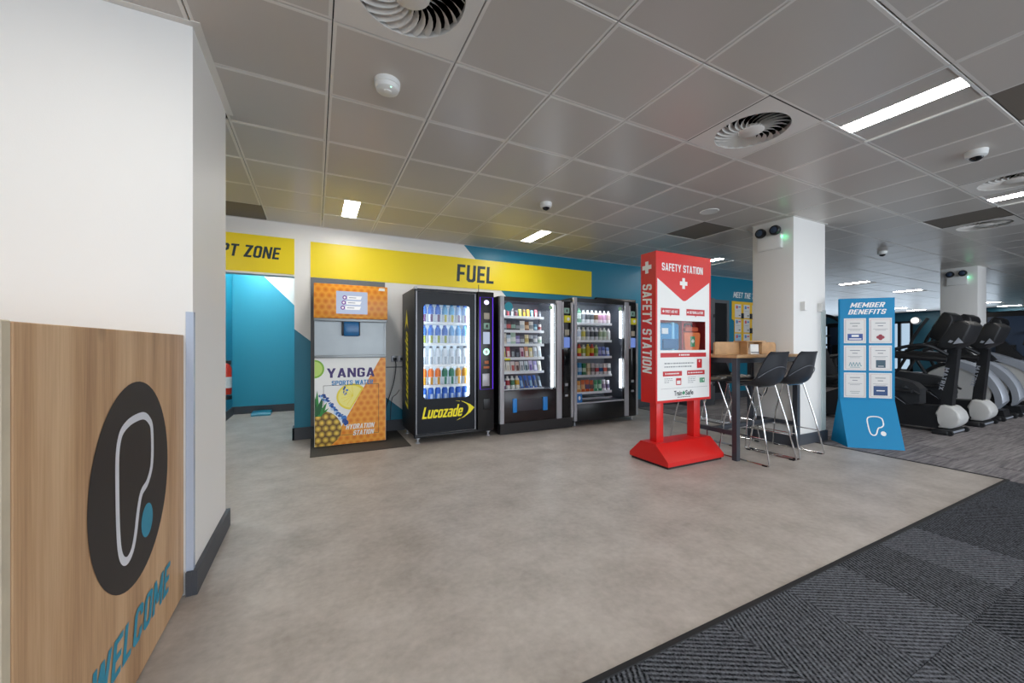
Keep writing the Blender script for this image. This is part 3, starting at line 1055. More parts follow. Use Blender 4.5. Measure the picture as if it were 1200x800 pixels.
wall_sign('wall_sign', 'yellow wall sign reading PT ZONE over the corridor opening', -1.75, -.236, 2.066, 2.51, 'PT ZONE', -1.0, -.38, 2.235, 2.38, M['yellow'])
wall_sign('wall_sign', 'long yellow wall sign reading FUEL above the vending machines', -.056, 4.40, 2.05, 2.50, 'FUEL', 1.88, 2.485, 2.142, 2.40, M['yellow'])
gb = thing('backing_board', 'dark grey board fixed to the wall behind the orange water dispenser', 'board', (-.056, 5.57, 0))
MB().box(0, .905, -.03, -.001, .16, 2.043).build('board', M['grey_board'], gb)

# ================================================================== HYDRATION STATION
fm = thing('floor_mat', 'dark grey ribbed rubber mat under the orange water dispenser', 'mat', (-.054, 4.61, 0))
MB().bbox(0, 1.06, 0, .92, 0, .006, b=.002, seg=1).build('mat_sheet', pm('ribbed_rubber_mat', '#4a4743', .8, bump=(160, .6)), fm)
hs = thing('water_dispenser', 'orange sports water dispenser cabinet with touch screen standing on dark mat', 'drinks dispenser', (-.012, 4.98, .006))
w_ = .786
MB().box(0, w_, .02, .53, .012, 1.875).build('cabinet', M['machine_grey'], hs)
MB().bbox(0, w_, -.0, .02, .012, 1.03, b=.004, seg=1).build('door', M['white_print'], hs)
# dispensing bay
bay = MB().box(.0, .02, -.0, .02, 1.03, 1.46).box(w_ - .02, w_, -.0, .02, 1.03, 1.46).box(.02, w_ - .02, .012, .019, 1.06, 1.46)
bay.build('bay_panel', M['steel'], hs)
MB().bbox(0, w_, -.02, .02, 1.03, 1.062, b=.004).build('drip_ledge', M['steel'], hs)
MB().bbox(-.006, w_ + .006, -.045, .02, 1.455, 1.49, b=.004).build('hood_rail', M['steel'], hs)
MB().bbox(-.006, w_ + .012, -.05, .02, 1.49, 1.885, b=.006).build('hood', M['orange_hex'], hs)
noz = MB().bbox(.305, .475, -.04, .012, 1.285, 1.455, b=.012).build('nozzle', M['dispense_blue'], hs)
MB().bbox(.286, .305, -.03, .012, 1.29, 1.455, b=.003).build('nozzle_bracket', M['gym_black'], noz)
MB().bbox(.475, .486, -.03, .012, 1.29, 1.455, b=.003).build('nozzle_bracket', M['gym_black'], noz)
sc = MB().box(.225, .566, -.0535, -.049, 1.545, 1.808).build('touch_screen', M['screen_white'], hs)
u_ = MB()
for k, z in enumerate((1.735, 1.675, 1.615)):
    u_.flat([(.345 - k * .012, z - .02), (.49 - k * .006, z - .02), (.505 - k * .006, z + .02), (.345 - k * .012, z + .02)], (0, -.0535, 0), X, Z, 0, .001)
    u_.flat(circle(.315 - k * .01, z, .023), (0, -.0535, 0), X, Z, 1, .001)
    u_.flat(circle(.315 - k * .01, z, .012), (0, -.0535, 0), X, Z, 0, .0015)
    u_.flat(rect(.36 - k * .01, .44 - k * .01, z - .004, z + .004), (0, -.0535, 0), X, Z, 2, .0015)
u_.build('screen_buttons', [M['ui_white'], M['ui_purple'], M['ui_grey']], sc)
MB().flat([(.69, 1.835), (.765, 1.835), (.765, 1.868), (.70, 1.868)], (0, -.0505, 0), X, Z, off=.001).build('badge', M['white_print'], hs)
# door graphics: orange field, fruit, splash, lettering
F0 = (0, -.0005, 0)
gr = MB()
gr.flat([(.17, .014), (.782, .014), (.782, 1.025), (.722, 1.025)], F0, X, Z, 0, .0008)
gr.build('orange_print', M['orange_hex'], hs)
lemon = []
for a in [math.radians(v) for v in range(0, 361, 8)]:
    lemon.append((.40 + .17 * math.cos(a) * 1.0, .57 + .155 * math.sin(a)))
lem = [(x, z) for x, z in lemon if (x - .17) / .552 < (z + .02) / 1.03]
fr = MB()
fr.flat(lem, F0, X, Z, 0, .0012)
lem2 = [(.40 + (x - .40) * .84 - .008, .57 + (z - .57) * .84) for x, z in lem]
fr.flat(lem2, F0, X, Z, 1, .0016)
for a in range(95, 260, 24):
    a_ = math.radians(a)
    fr.ribbon([(.41, .58), (.41 + .13 * math.cos(a_), .58 + .12 * math.sin(a_))], .005, F0, X, Z, 0, .002)
fr.build('lemon_print', [pm('lemon_yellow', '#efdc3e', .4), pm('lemon_flesh', '#f4ea86', .4)], hs)
lm = MB()
arc = [(.002, .80)] + [(.002 + .10 * math.cos(math.radians(a)), .905 + .105 * math.sin(math.radians(a))) for a in range(-90, 91, 10)]
lm.flat(arc, F0, X, Z, 0, .0012)
arc2 = [(.002, .82)] + [(.002 + .082 * math.cos(math.radians(a)), .905 + .086 * math.sin(math.radians(a))) for a in range(-90, 91, 10)]
lm.flat(arc2, F0, X, Z, 1, .0016)
lm.build('lime_print', [pm('lime_rind', '#7eb62c', .4), pm('lime_flesh', '#b9d86a', .4)], hs)
pa = MB()
pp = [(.004, .014)] + [(.17, .014)]
for a in range(-30, 100, 8):
    a_ = math.radians(a)
    pp.append((.05 + .235 * math.cos(a_), .20 + .225 * math.sin(a_)))
pp.append((.004, .42))
pa.flat(pp, F0, X, Z, 0, .0012)
pa.build('pineapple_print', M['pineapple'], hs)
lf = MB()
for k, (bx, bz, tx, tz, wd) in enumerate([(.01, .36, .03, .66, .05), (.03, .36, .09, .60, .05), (.05, .36, .13, .52, .045), (.02, .36, .0045, .6, .03), (.06, .38, .15, .45, .04), (.03, .38, .06, .5, .05)]):
    mx_, mz_ = (bx + tx) / 2, (bz + tz) / 2
    lf.flat([(max(.004, bx - wd / 2), bz), (bx + wd / 2, bz), (mx_ + wd / 2, mz_), (tx, tz), (max(.004, mx_ - wd / 2), mz_)], F0, X, Z, k % 2, .0016 + k * .0001)
lf.build('leaf_print', [pm('leaf_green', '#2c8a3a', .5), pm('leaf_dark_green', '#1d5f33', .5)], hs)
spl = MB()
rs = random.Random(3)
for k in range(60):
    u2 = k / 59
    x = .06 + .29 * u2
    z = .60 - .36 * u2 ** 1.2 + .02 * math.sin(k * 2.1)
    r_ = .007 + .017 * rs.random() * (.5 + u2)
    spl.flat(circle(x + rs.uniform(-.012, .012), z + rs.uniform(-.02, .02), r_, r_ * rs.uniform(.5, 1.3), 10), F0, X, Z, k % 3, .0018 + k * .00002)
for k in range(8):
    spl.flat(circle(.325 + rs.uniform(-.02, .02), .60 + .012 * k, .006 + .01 * rs.random(), .014, 8), F0, X, Z, k % 2, .0018)
spl.build('splash_print', [pm('splash_blue', '#3f7cc8', .4), pm('splash_dark', '#1c4796', .4), pm('splash_pale', '#b9d3ee', .4)], hs, kind='stuff')
q = MB()
violet, skyink = pm('violet_ink', '#43316f', .5), pm('sky_blue_ink', '#2f86c0', .5)
block_text(MB(), 'YANGA', (.128, -.0005, .80), X, Z, .525, .11, 0, .002, 0).build('lettering', violet, hs)
block_text(MB(), 'SPORTS WATER', (.18, -.0005, .712), X, Z, .455, .052, 0, .003, 0).build('lettering', skyink, hs)
block_text(MB(), 'HYDRATION', (.33, -.0005, .185), X, Z, .325, .058, 0, .003, .2).build('lettering', M['white_print'], hs)
block_text(MB(), 'STATION', (.41, -.0005, .108), X, Z, .24, .058, 0, .003, .2).build('lettering', M['white_print'], hs)
ln = MB()
ln.ribbon([(.093, .71), (.70, .71), (.70, .115), (.103, .125)], .006, F0, X, Z, 0, .0022, True)
ln.build('service_hatch_line', pm('hatch_line', '#4a3a34', .6), hs)

# ================================================================== VENDING MACHINES
PROD = {}


def col_mat(h):
    k = 'c' + h
    if k not in M:
        M[k] = pm('wrapper_' + h.strip('#'), h, .38)
    return M[k]


def bottle_meshes(cap, body, lab, stripe, tall):
    k = (cap, body, lab, stripe, tall)
    if k not in PROD:
        h = .232 if tall else .165
        r = .0385
        b = MB().lathe([(r * .9, 0), (r, .01), (r, h * .46), (r * .93, h * .50), (r * 1.0, h * .56), (r * .97, h * .76), (r * .6, h * .88), (r * .45, h * .91)], n=14)
        c = MB().lathe([(r * .5, h * .885), (r * .5, h * .97), (r * .36, h), (0, h)], n=12)
        l = MB().lathe([(r * 1.03, h * .04), (r * 1.03, h * .45)], n=14)
        s = MB()
        for i in range(3):
            a0, a1 = math.radians(-112 + i * 15), math.radians(-97 + i * 15)
            s.add([(r * 1.06 * math.cos(a0), r * 1.06 * math.sin(a0), h * .05), (r * 1.06 * math.cos(a1), r * 1.06 * math.sin(a1), h * .05), (r * 1.06 * math.cos(a1), r * 1.06 * math.sin(a1), h * .44), (r * 1.06 * math.cos(a0), r * 1.06 * math.sin(a0), h * .44)], [(0, 1, 2, 3)])
        PROD[k] = [('bottle_body', b.mesh('bottle_body', col_mat(body))), ('cap', c.mesh('cap', col_mat(cap))), ('paper_label', l.mesh('paper_label', col_mat(lab))), ('label_stripe', s.mesh('label_stripe', col_mat(stripe)))]
    return PROD[k]


def put_bottle(loc, spec, label, group):
    r = thing('drink_bottle', label, 'bottle', loc, group=group)
    for n_, me in bottle_meshes(*spec):
        link(n_, me, r)
    return r


def snack_mesh(kind, a, b_, w, h, lean):
    k = (kind, a, b_, round(w, 3), round(h, 3), lean)
    if k not in PROD:
        mb = MB()
        d = .035
        if kind in ('pouch', 'bar'):
            nx, nz = 6, 8
            pts = {}
            for s in (-1, 1):
                for i in range(nx + 1):
                    for j in range(nz + 1):
                        u_, v_ = i / nx, j / nz
                        th = d * .5 * (math.sin(math.pi * u_) ** .6) * (math.sin(math.pi * min(1, max(0, v_))) ** .5) * (1 if kind == 'pouch' else .6)
                        x = (u_ - .5) * w * (1 - .06 * math.sin(math.pi * v_))
                        z = v_ * h
                        pts[s, i, j] = (x, s * th + lean * v_ * h, z)
            vs = [pts[s, i, j] for s in (-1, 1) for i in range(nx + 1) for j in range(nz + 1)]
            st = (nx + 1) * (nz + 1)
            for s in range(2):
                for i in range(nx):
                    for j in range(nz):
                        q = s * st + i * (nz + 1) + j
                        f = (q, q + nz + 1, q + nz + 2, q + 1)
                        band = 2 <= j <= 4 if kind == 'pouch' else (1 <= i <= 4 and 1 <= j <= 4)
                        mb.f.append(f if s == 0 else tuple(reversed(f)))
                        mb.m.append(1 if band else 0)
            mb.v = vs
        elif kind == 'carton':
            mb.bbox(-w / 2, w / 2, -d, d, 0, h, b=.004, seg=1)
            mb.box(-w / 2 - .0006, w / 2 + .0006, -d - .0006, d + .0006, h * .3, h * .62, 1)
            mb.v = [(x, y_ + lean * z, z) for x, y_, z in mb.v]
        elif kind == 'cup':
            r = w / 2
            mb.lathe([(r * .8, 0), (r, h * .1), (r, h * .3)], n=14, m=0)
            mb.lathe([(r * 1.02, h * .3), (r * 1.02, h * .68)], n=14, m=1)
            mb.lathe([(r, h * .68), (r * .9, h * .8), (r * .5, h * .86), (r * .5, h), (0, h)], n=14, m=0)
            mb.v = [(x, y_ + lean * z, z) for x, y_, z in mb.v]
        PROD[k] = mb.mesh('snack', [col_mat(a), col_mat(b_)])
    return PROD[k]


ORD = ['first', 'second', 'third', 'fourth', 'fifth', 'sixth', 'seventh', 'eighth', 'ninth', 'tenth']


def payment_column(root, x0, x1, z0, z1, y0, kind):
    pass


def cabinet_shell(root, w, d, z0, z1, ix0, ix1, iz0, iz1, dep, mat_out, mat_in):
    """hollow cabinet with a lit cavity behind the window; local y: 0 front, + back"""
    s = MB()
    s.box(0, .03, .04, d, z0, z1).box(w - .03, w, .04, d, z0, z1).box(.03, w - .03, .04, d, z1 - .03, z1).box(.03, w - .03, .04, d, z0, z0 + .03).box(.03, w - .03, d - .03, d, z0 + .03, z1 - .03)
    s.build('cabinet', mat_out, root)
    l = MB()
    y1 = .05 + dep
    l.box(ix0 - .02, ix0, .05, y1, iz0, iz1).box(ix1, ix1 + .02, .05, y1, iz0, iz1).box(ix0 - .02, ix1 + .02, .05, y1, iz1, iz1 + .02).box(ix0 - .02, ix1 + .02, .05, y1, iz0 - .02, iz0).box(ix0 - .02, ix1 + .02, y1, y1 + .02, iz0 - .02, iz1 + .02)
    l.build('inner_liner', mat_in, root)


# ---- machine one: black drinks machine with yellow lettering
V1 = thing('vending_machine', 'black drinks vending machine with yellow lettering and rows of bottles behind glass', 'vending machine', (1.05, 4.64, 0))
w1 = 1.02
cabinet_shell(V1, w1, .73, .10, 1.87, .10, .70, .50, 1.70, .42, M['machine_grey'], M['liner'])
dr = frame_mb(MB(), 0, .785, .10, 1.865, rrect(.102, .70, .53, 1.685, .045), 0, .04).build('door', M['machine_navy'], V1, label='navy black glazed door')
q = MB()
q.tube([(.02, -.004, .118), (.765, -.004, .118), (.765, -.004, 1.835), (.02, -.004, 1.835)], .007, 6, 0, True)
q.build('silver_trim', M['silver'], dr)
q = MB()
p_ = rrect(.102, .70, .53, 1.685, .045)
MB().tube([(x, -.002, z) for x, z in p_], .006, 6, 0, True).build('window_gasket', M['gym_black'], dr)
MB().flat(rrect(.098, .704, .526, 1.689, .045), (0, .02, 0), X, Z).build('glass_pane', M['glass'], dr)
q = MB()
block_text(q, 'Lucozade', (.085, 0, .30), X, Z, .52, .15, 0, .003, .25, .05)
a_ = smooth_path([(.50, .50, 0), (.60, .485, 0), (.70, .44, 0), (.755, .395, 0)], 6)
b2 = smooth_path([(.755, .395, 0), (.70, .335, 0), (.62, .285, 0), (.52, .25, 0)], 6)
in1 = smooth_path([(.52, .255, 0), (.61, .31, 0), (.665, .385, 0), (.62, .45, 0), (.50, .50, 0)], 5)
top_ = [(x, z) for x, z, _ in a_]
bot_ = [(x, z) for x, z, _ in b2]
inn = [(x, z) for x, z, _ in in1]
# swoosh as two crescents and an arrow head
q.flat([(.50, .497), (.60, .485), (.70, .44), (.755, .395), (.665, .39), (.64, .445), (.585, .478)], F0, X, Z, 0, .0035)
q.flat([(.755, .395), (.70, .335), (.62, .285), (.52, .25), (.60, .30), (.648, .345), (.665, .39)], F0, X, Z, 0, .0035)
q.build('lettering', M['lucozade_yellow'], dr)
# notch dark crescent between text and arrow
MB().ribbon([(x, z) for x, z, _ in smooth_path([(.56, .485, 0), (.645, .44, 0), (.668, .39, 0), (.64, .33, 0), (.565, .275, 0)], 5)], .018, F0, X, Z, 0, .0045).build('lettering_gap', M['machine_navy'], dr)
q = MB()   # side lettering reads upward along the left flank
block_text(q, 'Lucozade', (-.0005, .36, .37), Z, Y, 1.0, .17, 0, .002, .25, .05)
q.flat([(1.02, -.02), (1.28, .075), (1.02, .17), (1.10, .075)], (-.0005, .37, .37), Z, Y, 0, .002)
# keep the print facing outwards
q.build('side_lettering', M['lucozade_yellow'], V1)
pc = MB().bbox(.795, 1.02, -.02, .10, .10, 1.87, b=.006).build('payment_column', M['machine_black'], V1)
q = MB()
q.tube([(.826, -.022, .62), (1.003, -.022, .62), (1.003, -.022, 1.80), (.826, -.022, 1.80)], .004, 6, 0, True)
q.build('light_border', M['purple_light'], pc)
MB().flat(circle(.915, 1.735, .034, .03), (0, -.021, 0), X, Z, off=.002).build('lit_badge', M['logo_lilac'], pc)
MB().bbox(.878, .955, -.03, -.02, 1.52, 1.60, b=.004).build('coin_mouth', M['pale_reader'], pc)
q = MB().bbox(.872, .955, -.034, -.02, 1.39, 1.47, b=.004, m=0).flat(rect(.90, .93, 1.41, 1.45), (0, -.034, 0), X, Z, 1, .001)
q.build('card_reader', [M['mint_pad'], M['black']], pc)
MB().bbox(.868, .958, -.032, -.02, 1.20, 1.355, b=.003).build('display', M['screen_white'], pc)
MB().flat(circle(.913, 1.10, .043), (0, -.021, 0), X, Z, 0, .002).flat(circle(.913, 1.10, .022), (0, -.021, 0), X, Z, 1, .003).build('selector_dial', [M['green_soft'], M['white_print']], pc)
MB().bbox(.885, .945, -.028, -.02, .945, .985, b=.004).bbox(.872, .955, -.028, -.02, .885, .915, b=.004).build('coin_buttons', M['coin_copper'], pc)
MB().bbox(.858, .955, -.026, -.02, .66, .82, b=.004).build('info_sticker', M['alu'], pc)
MB().bbox(.87, .97, -.028, -.02, .36, .50, b=.008).build('coin_return', M['black'], pc)
MB().bbox(.0, 1.02, .0, .06, .075, .105, b=.004).build('lower_rail', M['machine_black'], V1)
MB().bbox(-.004, .03, -.006, .06, 1.855, 1.885, b=.004).build('hinge_cap', M['alu'], V1)
MB().tube([(.83, .04, 1.86), (.83, .04, 1.965)], .004, 6).build('aerial', M['black'], V1)
for fx, fy in ((.05, .06), (.97, .06), (.05, .66), (.97, .66)):
    MB().lathe([(.028, 0), (.028, .012), (.012, .02), (.012, .05), (.03, .055), (.03, .08)], c=(fx, fy, 0), n=14).build('foot', M['alu'], V1)
SH1 = [1.47, 1.21, .948, .697, .52]
for k, z in enumerate(SH1):
    MB().box(.10, .70, .06, .46, z - .02, z - .008, 0).box(.10, .70, .05, .062, z - .03, z + .0, 0).build('shelf', M['shelf_white'], V1)
for xx in (.108, .692):
    MB().box(xx - .006, xx + .006, .046, .058, .54, 1.67).build('light_tube', M['drink_led'], V1)
MB().box(.11, .69, .46, .465, .53, 1.68).build('added_glow_panel', emission('added_back_glow', (.62, .80, 1.0), .55), V1)  # glowing sheet added behind the bottles to brighten the cavity
P, YG, GN = '#5b2b6a', '#b9b32a', '#8f9d24'
BL, LB, WH, NV = '#0f4fb0', '#6fb0e6', '#e4eaf2', '#1c2a3c'
rows1 = [
    [(BL, '#1f6fd0', WH, P)] * 3 + [('#2a90c8', '#5fb4e0', WH, YG)] * 2 + [('#3a78d8', '#a9cbf2', WH, '#8a7a9a')] * 2,
    [(BL, '#1a6cc8', WH, GN)] * 4 + [('#59b0e8', LB, WH, '#c3d3e4')] * 3,
    [(NV, '#d8e0ea', WH, '#9aa6b4')] * 7,
    [('#f3f3f0', '#ea7a1c', WH, '#c9911c')] * 3 + [('#f3f3f0', '#1e7a5c', WH, '#2b7a62')] * 2 + [('#f3f3f0', '#d99a1e', WH, '#d9a84a')] * 2,
    [('#dfe9ff', '#2f66c8', '#4a7fd6', '#c9daf6')] * 7,
]
rn = [['deep blue bottle with purple stripe'] * 3 + ['blue bottle with yellow striped label'] * 2 + ['pale blue bottle with mauve label'] * 2,
      ['blue bottle with green striped label'] * 4 + ['pale blue bottle with white label'] * 3,
      ['white bottle with dark cap'] * 7,
      ['orange bottle with white label'] * 3 + ['green bottle with white label'] * 2 + ['amber bottle with white label'] * 2,
      ['short blue bottle'] * 7]
for r, (row, nm) in enumerate(zip(rows1, rn)):
    for c_, sp_ in enumerate(row):
        x = 1.05 + .135 + c_ * .088
        put_bottle((x, 4.64 + .105, SH1[r] - .008), sp_ + (r < 4,), '%s, %s from payment panel on %s shelf of drinks machine' % (nm[c_], ORD[6 - c_], ORD[r] if r < 4 else 'bottom'), 'bottles in the drinks machine')

# ---- machines two and three
def snack_machine(x0, w, label, win, pillar_, pay, zb, zt, shelves, shelf_x1, kick, gname, led_segs):
    v = thing('vending_machine', label, 'vending machine', (x0, 4.63, 0))
    wx0, wx1, wz0, wz1 = win
    cabinet_shell(v, w, .77, zb, zt, wx0, wx1, wz0, wz1 + .022, .42, M['machine_black'], M['dark_liner'])
    # left aluminium post, right post, payment column
    MB().bbox(0, wx0 - .004, -.012, .06, zb + .02, zt, b=.008).build('left_post', M['alu'], v)
    MB().bbox(pillar_[0], pillar_[1], -.012, .06, zb + .02, zt - .02, b=.008).build('right_post', M['alu'], v)
    pc = MB().bbox(pay[0], pay[1], .0, .06, zb + .02, zt - .02, b=.004).build('payment_column', M['black_gloss'], v)
    MB().bbox(pay[1], w, -.012, .06, zb + .02, zt - .03, b=.004).build('edge_trim', M['alu'], v)
    fr = MB().box(wx0 - .004, wx1 + .004, 0, .04, wz1, zt - .005).box(wx1 - .0, pillar_[0], 0, .04, wz0, wz1)
    fr.build('door_frame', M['machine_black'], v)
    MB().flat(rect(wx0 - .004, wx1 + .004, wz0, wz1), (0, .012, 0), X, Z).build('glass_pane', M['glass'], v)
    pw = pay[1] - pay[0]
    px0, px1 = pay[0] + pw * .2, pay[1] - pw * .2
    MB().bbox(px0, px1, -.012, 0, 1.64, 1.72, b=.003, m=0).flat(rect(px0 + .035, px1 - .035, 1.66, 1.70), (0, -.012, 0), X, Z, 1, .001).build('card_reader', [M['mint_pad'], M['black']], pc)
    MB().bbox(px0 - .01, px1 + .012, -.03, 0, 1.51, 1.61, b=.004, m=0).flat(circle((px0 + px1) / 2 + .012, 1.56, .024), (0, -.03, 0), X, Z, 1, .001).build('tap_reader', [M['yellow_reader'], M['white_print']], pc)
    MB().bbox(px0 + .012, px1 - .004, -.012, 0, 1.33, 1.41, b=.003).build('note_slot', M['pale_reader'], pc)
    MB().bbox(px0, px1, -.02, 0, 1.15, 1.30, b=.003).build('display', M['screen_blue'], pc)
    MB().bbox(px0 + .02, px1 - .02, -.008, 0, .60, .64, b=.003).build('coin_return', M['alu'], pc)
    MB().bbox(px0 + .02, px1 - .02, -.008, 0, .45, .48, b=.003).build('return_knob', M['alu'], pc)
    MB().bbox(pay[0] - .008, pay[0] + .008, -.035, .0, 1.13, 1.8, b=.004).bbox(pay[1] - .008, pay[1] + .01, -.035, .0, 1.13, 1.8, b=.004).build('payment_bezel', M['alu'], v)
    for z in shelves:
        MB().box(wx0, shelf_x1, .07, .45, z - .02, z - .008).box(wx0, shelf_x1, .06, .072, z - .034, z + .002).build('shelf', M['shelf_white'], v)
    for a, b_ in led_segs:
        MB().box(wx1 - .045, wx1 - .015, .04, .055, a, b_).build('light_tube', M['cool_led'], v)
    MB().box(wx0 + .01, shelf_x1 + .1, .055, .085, wz1 + .012, wz1 + .02).build('light_tube', M['cool_led_fill'], v)  # tube added out of sight above the window to brighten the products
    return v, pc


V2 = snack_machine(2.16, 1.17, 'black snack vending machine with two blue flap handles, between the other two machines', (.065, .868, .58, 1.775), (.885, .972), (.978, 1.13), .125, 1.835,
                   [1.582, 1.39, 1.205, 1.02, .83, .59], .715, True, 'two', [(.59, 1.76)])[0]
MB().bbox(.065, .88, -.002, .05, .155, .575, b=.003).build('lower_panel', M['bordeaux'], V2)
fl_ = MB().bbox(.24, .65, -.012, 0, .30, .455, b=.003).build('delivery_flap', M['flap'], V2)
MB().bbox(.185, .245, -.022, 0, .285, .47, b=.005).build('flap_handle', M['handle_blue'], V2)
MB().bbox(.655, .725, -.022, 0, .285, .47, b=.005).build('flap_handle', M['handle_blue'], V2)
MB().prism([(-.005, .15), (.10, .15), (.10, 0), (.012, 0)], 'x', .01, 1.165).build('kick_plate', M['machine_grey'], V2)
MB().flat(circle(.135, 1.70, .06), (0, .011, 0), X, Z, off=.001).build('sticker', M['sticker_teal'], V2, label='round teal sticker on the glass')
MB().flat(circle(.80, 1.715, .032), (0, .011, 0), X, Z, off=.001).build('sticker', M['sticker_mint'], V2, label='round mint sticker on the glass')
MB().flat(rrect(.075, .16, .985, 1.01, .008), (0, .011, 0), X, Z, off=.001).build('sticker', M['yellow_reader'], V2, label='small yellow sticker on the glass')

V3 = snack_machine(3.345, 1.235, 'black snack vending machine with blue sticker beside the red safety sign', (.055, .955, .335, 1.815), (.96, 1.045), (1.05, 1.20), .06, 1.88,
                   [1.523, 1.264, 1.02, .741, .489], .76, False, 'three', [(.52, .97), (1.295, 1.72)])[0]
MB().bbox(.055, .955, -.002, .05, .065, .325, b=.003).build('lower_panel', M['machine_black'], V3)
MB().box(.055, .955, -.006, .03, .325, .345).build('window_ledge', M['alu'], V3)
MB().box(.08, .76, .07, .45, .36, .365).box(.08, .76, .055, .06, .38, .40).build('delivery_tray', M['alu'], V3)
MB().flat(circle(.88, 1.75, .034), (0, .011, 0), X, Z, off=.001).build('sticker', M['sticker_mint'], V3, label='round mint sticker on the glass')
MB().flat(rect(.06, .155, .345, .475), (0, .011, 0), X, Z, 0, .001).flat(circle(.107, .41, .02, .03), (0, .011, 0), X, Z, 1, .002).build('sticker', [M['sticker_blue'], M['white_print']], V3, label='blue sticker with white figure at the window corner')
for fx in (.06, 1.17):
    for fy in (.07, .7):
        MB().lathe([(.022, 0), (.022, .012), (.012, .016), (.012, .06)], c=(fx, fy, 0), n=12).build('foot', M['alu'], V3)

CN = {'#': ''}
def snack_row(mx0, xs, z, specs, mach, shelf, n_from):
    for k, (x, sp_) in enumerate(zip(xs, specs)):
        kind, a, b_, w, h, lean, nm = sp_
        me = snack_mesh(kind, a, b_, w, h, lean)
        word = {'pouch': 'snack_pouch', 'bar': 'snack_bar', 'carton': 'snack_carton', 'cup': 'shake_bottle'}[kind]
        link(word, me, None, '%s %s, %s from hinge side, %s shelf of %s' % (nm, {'pouch': 'pouch', 'bar': 'wrapped bar', 'carton': 'carton', 'cup': 'bottle'}[kind], ORD[k], ORD[shelf], mach),
             {'pouch': 'pouch', 'bar': 'snack bar', 'carton': 'carton', 'cup': 'bottle'}[kind], 'snacks in the ' + mach, loc=(mx0 + x, 4.63 + .115, z - .008))


def lin(a, b_, n):
    return [a + (b_ - a) * k / (n - 1) for k in range(n)]


S2 = [1.582, 1.39, 1.205, 1.02, .83, .59]
mn2 = 'middle snack machine'
snack_row(2.16, lin(.115, .68, 10), S2[0], [
    ('bar', '#dfe6e8', '#f2f2f2', .045, .09, .15, 'white'), ('bar', '#6e2430', '#a6474f', .045, .09, .15, 'maroon'), ('bar', '#4a4c50', '#c9ccd0', .05, .115, .15, 'grey and white'), ('bar', '#3b2a30', '#8a5258', .05, .09, .15, 'dark red'),
    ('bar', '#a8bd2e', '#d9dc5a', .045, .11, .15, 'lime green'), ('bar', '#6b4f22', '#d8b43a', .045, .11, .15, 'brown and gold'), ('bar', '#d99a26', '#f0d060', .045, .11, .15, 'yellow'), ('bar', '#6fa6c0', '#b9dbe8', .045, .10, .15, 'pale blue'), ('bar', '#c7545c', '#f0dcdc', .045, .11, .15, 'red and white'), ('bar', '#3a3d45', '#8f949c', .04, .09, .15, 'charcoal')], mn2, 0, 0)
snack_row(2.16, lin(.12, .68, 9), S2[1], [
    ('pouch', '#8f979e', '#c7cfd4', .075, .145, .1, 'grey'), ('pouch', '#3d4248', '#c65a5a', .07, .14, .1, 'dark grey and red'), ('pouch', '#474c52', '#8fb0a0', .07, .14, .1, 'dark grey and green'), ('pouch', '#55585c', '#9a9da0', .065, .12, .1, 'charcoal'),
    ('pouch', '#e8e6e2', '#bfc4c8', .08, .14, .1, 'white'), ('pouch', '#8a5a30', '#d9b48a', .075, .13, .1, 'tan brown'), ('pouch', '#d8d6d2', '#8a8f94', .07, .135, .1, 'pale grey'), ('pouch', '#4f7f98', '#b5d8e4', .055, .10, .1, 'light blue'), ('pouch', '#cdbdbd', '#a64a4a', .055, .10, .1, 'white and red')], mn2, 1, 0)
snack_row(2.16, lin(.12, .68, 9), S2[2], [
    ('pouch', '#efe9dd', '#d6cdbc', .075, .15, .1, 'cream'), ('pouch', '#c9dbe8', '#f4f7fa', .065, .13, .1, 'pale blue'), ('pouch', '#b9d8c4', '#eaf4ec', .08, .16, .1, 'mint green'), ('pouch', '#8f86b8', '#cfc8e6', .07, .12, .1, 'lavender'), ('pouch', '#6d6f74', '#b9bcc0', .065, .12, .1, 'slate grey'),
    ('pouch', '#efe6b8', '#c9b46a', .065, .135, .1, 'cream yellow'), ('pouch', '#b9c0c8', '#4d545c', .065, .13, .1, 'silver'), ('pouch', '#9aa2ac', '#eef0f2', .065, .13, .1, 'silver white'), ('pouch', '#e4e6e2', '#a9c4b0', .065, .11, .1, 'white')], mn2, 2, 0)
snack_row(2.16, lin(.115, .68, 9), S2[3], [
    ('bar', '#e6e4cf', '#d8cc5a', .06, .14, .2, 'cream and yellow'), ('bar', '#d8606a', '#f2e6e2', .06, .15, .2, 'pink and red'), ('bar', '#3e444c', '#9aa4ac', .06, .14, .2, 'dark grey'), ('bar', '#2c333d', '#6f7a86', .06, .12, .2, 'black'), ('bar', '#e6c9d4', '#8a3f62', .06, .14, .2, 'pink'),
    ('bar', '#e0a07a', '#f2e8e0', .06, .15, .2, 'peach'), ('bar', '#e8d890', '#f4efdc', .06, .14, .2, 'pale yellow'), ('bar', '#dfe4ea', '#a9b4c0', .06, .15, .2, 'white'), ('bar', '#eef0f0', '#c4d2da', .06, .16, .2, 'white silver')], mn2, 3, 0)
